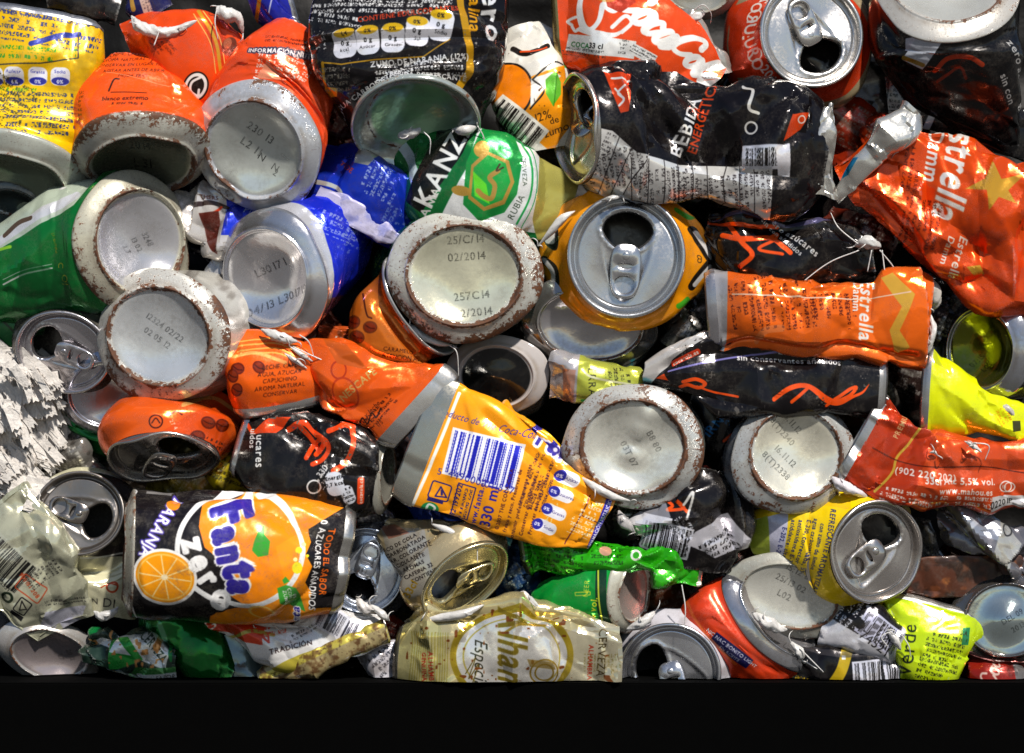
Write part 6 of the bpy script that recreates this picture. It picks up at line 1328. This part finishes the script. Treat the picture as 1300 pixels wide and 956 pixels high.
scrap('pale lump where the lime wedge meets the silver can at the right', [(1262, 510, 26, 5), (1276, 520, 36, 9), (1288, 530, 32, 8)], col='#b8b1a8')
scrap('white smear on the dark red beer can', [(1225, 560, 66, 2), (1235, 566, 72, 5), (1246, 574, 70, 3)], threads=[[(1235, 562, 72), (1254, 566, 72), (1250, 584, 68)]])
scrap('white ribbed plug left of the dark red beer can', [(1056, 606, 48, 8), (1068, 616, 56, 11), (1086, 624, 52, 8), (1104, 632, 40, 5)], col='#cfc9cc')
scrap('small bluish white flake on the orange can by its grey label', [(1180, 575, 66, 2), (1186, 574, 68, 3), (1190, 578, 66, 2)])
scrap('folded white plug above the cream beer can', [(452, 706 + 52, 20, 5), (462, 770, 30, 10), (480, 776, 28, 8)], col='#cfc9c4')
scrap('curled white lump between the silver lid and the barcode can', [(548, 666, 44, 5), (565, 672, 56, 7), (585, 680, 56, 5), (600, 686, 50, 3)], nz=.15, threads=[[(590, 682, 54), (604, 688, 60), (606, 712, 66)]])
scrap('long white fold of plastic under the gold lid', [(535, 788, 56, 4), (560, 784, 64, 8), (590, 778, 66, 8), (614, 768, 60, 5)], nz=.15)
scrap('white smooth scrap by the right shoulder of the cream beer can', [(650, 768, 44, 3), (662, 756, 50, 8), (672, 762, 50, 8), (690, 776, 44, 4)])
scrap('white rag hanging under the freckled shoulder of the green beer can', [(795, 800, 36, 6), (815, 790, 44, 9), (832, 776, 38, 6)], threads=[[(864, 742, 50), (868, 770, 56), (867, 798, 54)]])
scrap('lumpy white glue between the date stamped end and the red tin', [(955, 778, 44, 7), (970, 788, 54, 12), (985, 796, 52, 10), (1000, 800, 44, 5)], nz=.5)
scrap('white tuft with curling hairs above the black and gold can', [(1004, 815, 36, 5), (1014, 826, 44, 8), (1018, 838, 38, 6)], threads=[[(1014, 822, 46), (1030, 838, 48), (1044, 852, 46)], [(1020, 838, 42), (1036, 848, 46)]])
scrap('white fibrous loop on the black and white slanting barcode', [(1126, 800, 46, 4), (1136, 812, 52, 7), (1144, 826, 44, 4)], nz=.5, threads=[[(1126, 820, 50), (1118, 808, 54), (1130, 802, 54), (1142, 812, 50)], [(1140, 800, 50), (1152, 818, 50), (1156, 834, 46)]])
scrap('white bead at the yellow can lower left, by the green can end', [(68, 244, 20, 4), (82, 242, 30, 6), (98, 240, 28, 5), (104, 246, 22, 3)], nz=.2)
scrap('white tag of plastic over the dome crease of the rust freckled end', [(738, 606, 58, 5), (755, 618, 66, 8), (778, 630, 66, 7), (800, 636, 58, 4)], nz=.25)
scrap('pale smear below the rust freckled end', [(785, 648, 36, 6), (792, 662, 44, 10), (806, 676, 36, 6)], col='#a8a4a2')
scrap('white smooth pebble under the black and orange can', [(322, 792, 36, 4), (345, 792, 44, 6), (380, 796, 40, 4)], nz=.12)
scrap('white foam crumb right of the smooth pebble', [(470, 768, 30, 6), (486, 780, 36, 7), (494, 788, 30, 4)])
scrap('grey white tatters at the lower left beside the green label', [(118, 776, 36, 4), (130, 782, 44, 9), (145, 776, 44, 6), (150, 770, 40, 3)], nz=.5)

# ---------------------------------------------------------------- torn white fibre chunk at the left
def chunk():
    org = np.array([45, 545, 0.]); V, F = [], []
    nu, nvv = 110, 90; x = np.linspace(-60, 112, nu); y = np.linspace(425, 690, nvv); X, Y = np.meshgrid(x, y)
    edge = 96 - 26 * sstep(480, 430, Y) * 1 - 30 * np.abs((Y - 560) / 130) ** 2 + 22 * (fbm(Y / 22, Y * 0, 3) - .5) - 34 * np.exp(-((Y - 600) / 12) ** 2)
    ins = sstep(0, 26, edge - X) * sstep(422, 442, Y + 6 * (fbm(X / 14, X * 0, 5) - .5)) * sstep(690, 655, Y)
    ang = .9; U = X * math.cos(ang) + Y * math.sin(ang); W_ = -X * math.sin(ang) + Y * math.cos(ang)
    st = fbm(U / 46 + .12 * fbm(X / 20, Y / 20, 9), W_ / 5, 11, 4); st2 = fbm(X / 7, Y / 60, 17, 4); sel = sstep(.4, .6, fbm(X / 50, Y / 50, 21, 3))
    big = fbm(X / 40, Y / 40, 2, 4)
    step = np.floor(big * 7) / 7 + .35 * (big * 7 - np.floor(big * 7)) ** 3 / 7
    Z = -70 + ins * (52 + 95 * (step - .35) + 24 * ((st * sel + st2 * (1 - sel)) - .5))
    P = np.stack([X, Y, Z], -1).reshape(-1, 3); n = len(P); B = P.copy(); B[:, 2] = -120; V = np.vstack([P, B])
    F = [(j * nu + i, j * nu + i + 1, (j + 1) * nu + i + 1, (j + 1) * nu + i) for j in range(nvv - 1) for i in range(nu - 1)]
    F += [tuple(k + n for k in f[::-1]) for f in F]
    rim = [i for i in range(nu)] + [j * nu + nu - 1 for j in range(1, nvv)] + [(nvv - 1) * nu + i for i in range(nu - 2, -1, -1)] + [j * nu for j in range(nvv - 2, 0, -1)]
    F += [(a, b, b + n, a + n) for a, b in zip(rim, rim[1:] + rim[:1])]
    m = mat_plain('torn_fibre', '#d4cbc2', .8, 0, .5, .9, .75)
    r = thing('fibre_chunk', 'torn chunk of whitish fibre board with splintered edges at the left edge', 'fibre board', org)
    mesh_obj('core', V, F, m, r, org, smooth=False)
    rs = np.random.RandomState(4)
    def flakes(num, lo, hi, wlo, whi, th, nm, mt, lift):
        V, F = [], []
        for k in range(num):
            x0 = rs.uniform(-15, 104); y0 = rs.uniform(430, 668); i = np.argmin(np.abs(x - x0)); j = np.argmin(np.abs(y - y0))
            if ins[j, i] < .3: continue
            a = .75 + .5 * math.sin(y0 / 37) + rs.normal(0, .28); L = rs.uniform(lo, hi); wd = rs.uniform(wlo, whi)
            u = np.array([math.cos(a), math.sin(a), rs.normal(.0, .08)]); s_ = np.array([-math.sin(a), math.cos(a), rs.normal(0, .12)]); nn = nrm(np.cross(u, s_)); nn = nn if nn[2] > 0 else -nn
            c = np.array([x0, y0, Z[j, i] + lift * rs.rand()]); b = len(V); n_ = 7
            # ragged outline: blunt at one end, torn into teeth at the other
            top = [c - u * L * .5 - s_ * wd * .5, c - u * L * .5 + s_ * wd * .5] + [c + u * L * (.5 - (.13 if q % 2 else 0) * rs.uniform(.4, 1)) + s_ * wd * (.5 - q / 4) for q in range(5)]
            V += [p + nn * th for p in top] + [p - nn * th for p in top]
            F += [tuple(b + q for q in range(n_)), tuple(b + n_ + q for q in range(n_))[::-1]] + [(b + q, b + (q + 1) % n_, b + n_ + (q + 1) % n_, b + n_ + q) for q in range(n_)]
        o = mesh_obj(nm, V, F, mt, r, org, smooth=False, normals=False); o['kind'] = 'stuff'
    flakes(330, 18, 52, 5, 16, .8, 'flakes', mat_plain('torn_fibre_flakes', '#dbd4cc', .75, 0, .6, .6, .6), 9)
    flakes(260, 10, 30, .4, 1.2, .25, 'splinters', mat_plain('fibre', '#cfc7be', .7, 0, .5, .4, .4), 14)
chunk()
# ---------------------------------------------------------------- the ledge meets the cans: nothing reaches into it
bpy.context.view_layer.update()
for o in list(SC.objects):
    if o.type != 'MESH' or o.name.startswith(('ground', 'added_ledge')): continue
    M = o.matrix_world; zs = [(M @ v.co).z for v in o.data.vertices]
    if min(zs) > ZT + .0005: continue
    zc = ZT + .0006
    if max(zs) <= zc + .001:
        o['_gone'] = 1; continue
    bm = bmesh.new(); bm.from_mesh(o.data); bm.transform(M)
    bmesh.ops.bisect_plane(bm, geom=bm.verts[:] + bm.edges[:] + bm.faces[:], plane_co=(0, 0, zc), plane_no=(0, 0, -1), clear_outer=True)
    bm.transform(M.inverted()); bm.to_mesh(o.data); bm.free()
for o in list(SC.objects):
    if o.get('_gone'):
        for c in o.children_recursive: bpy.data.objects.remove(c)
        bpy.data.objects.remove(o)
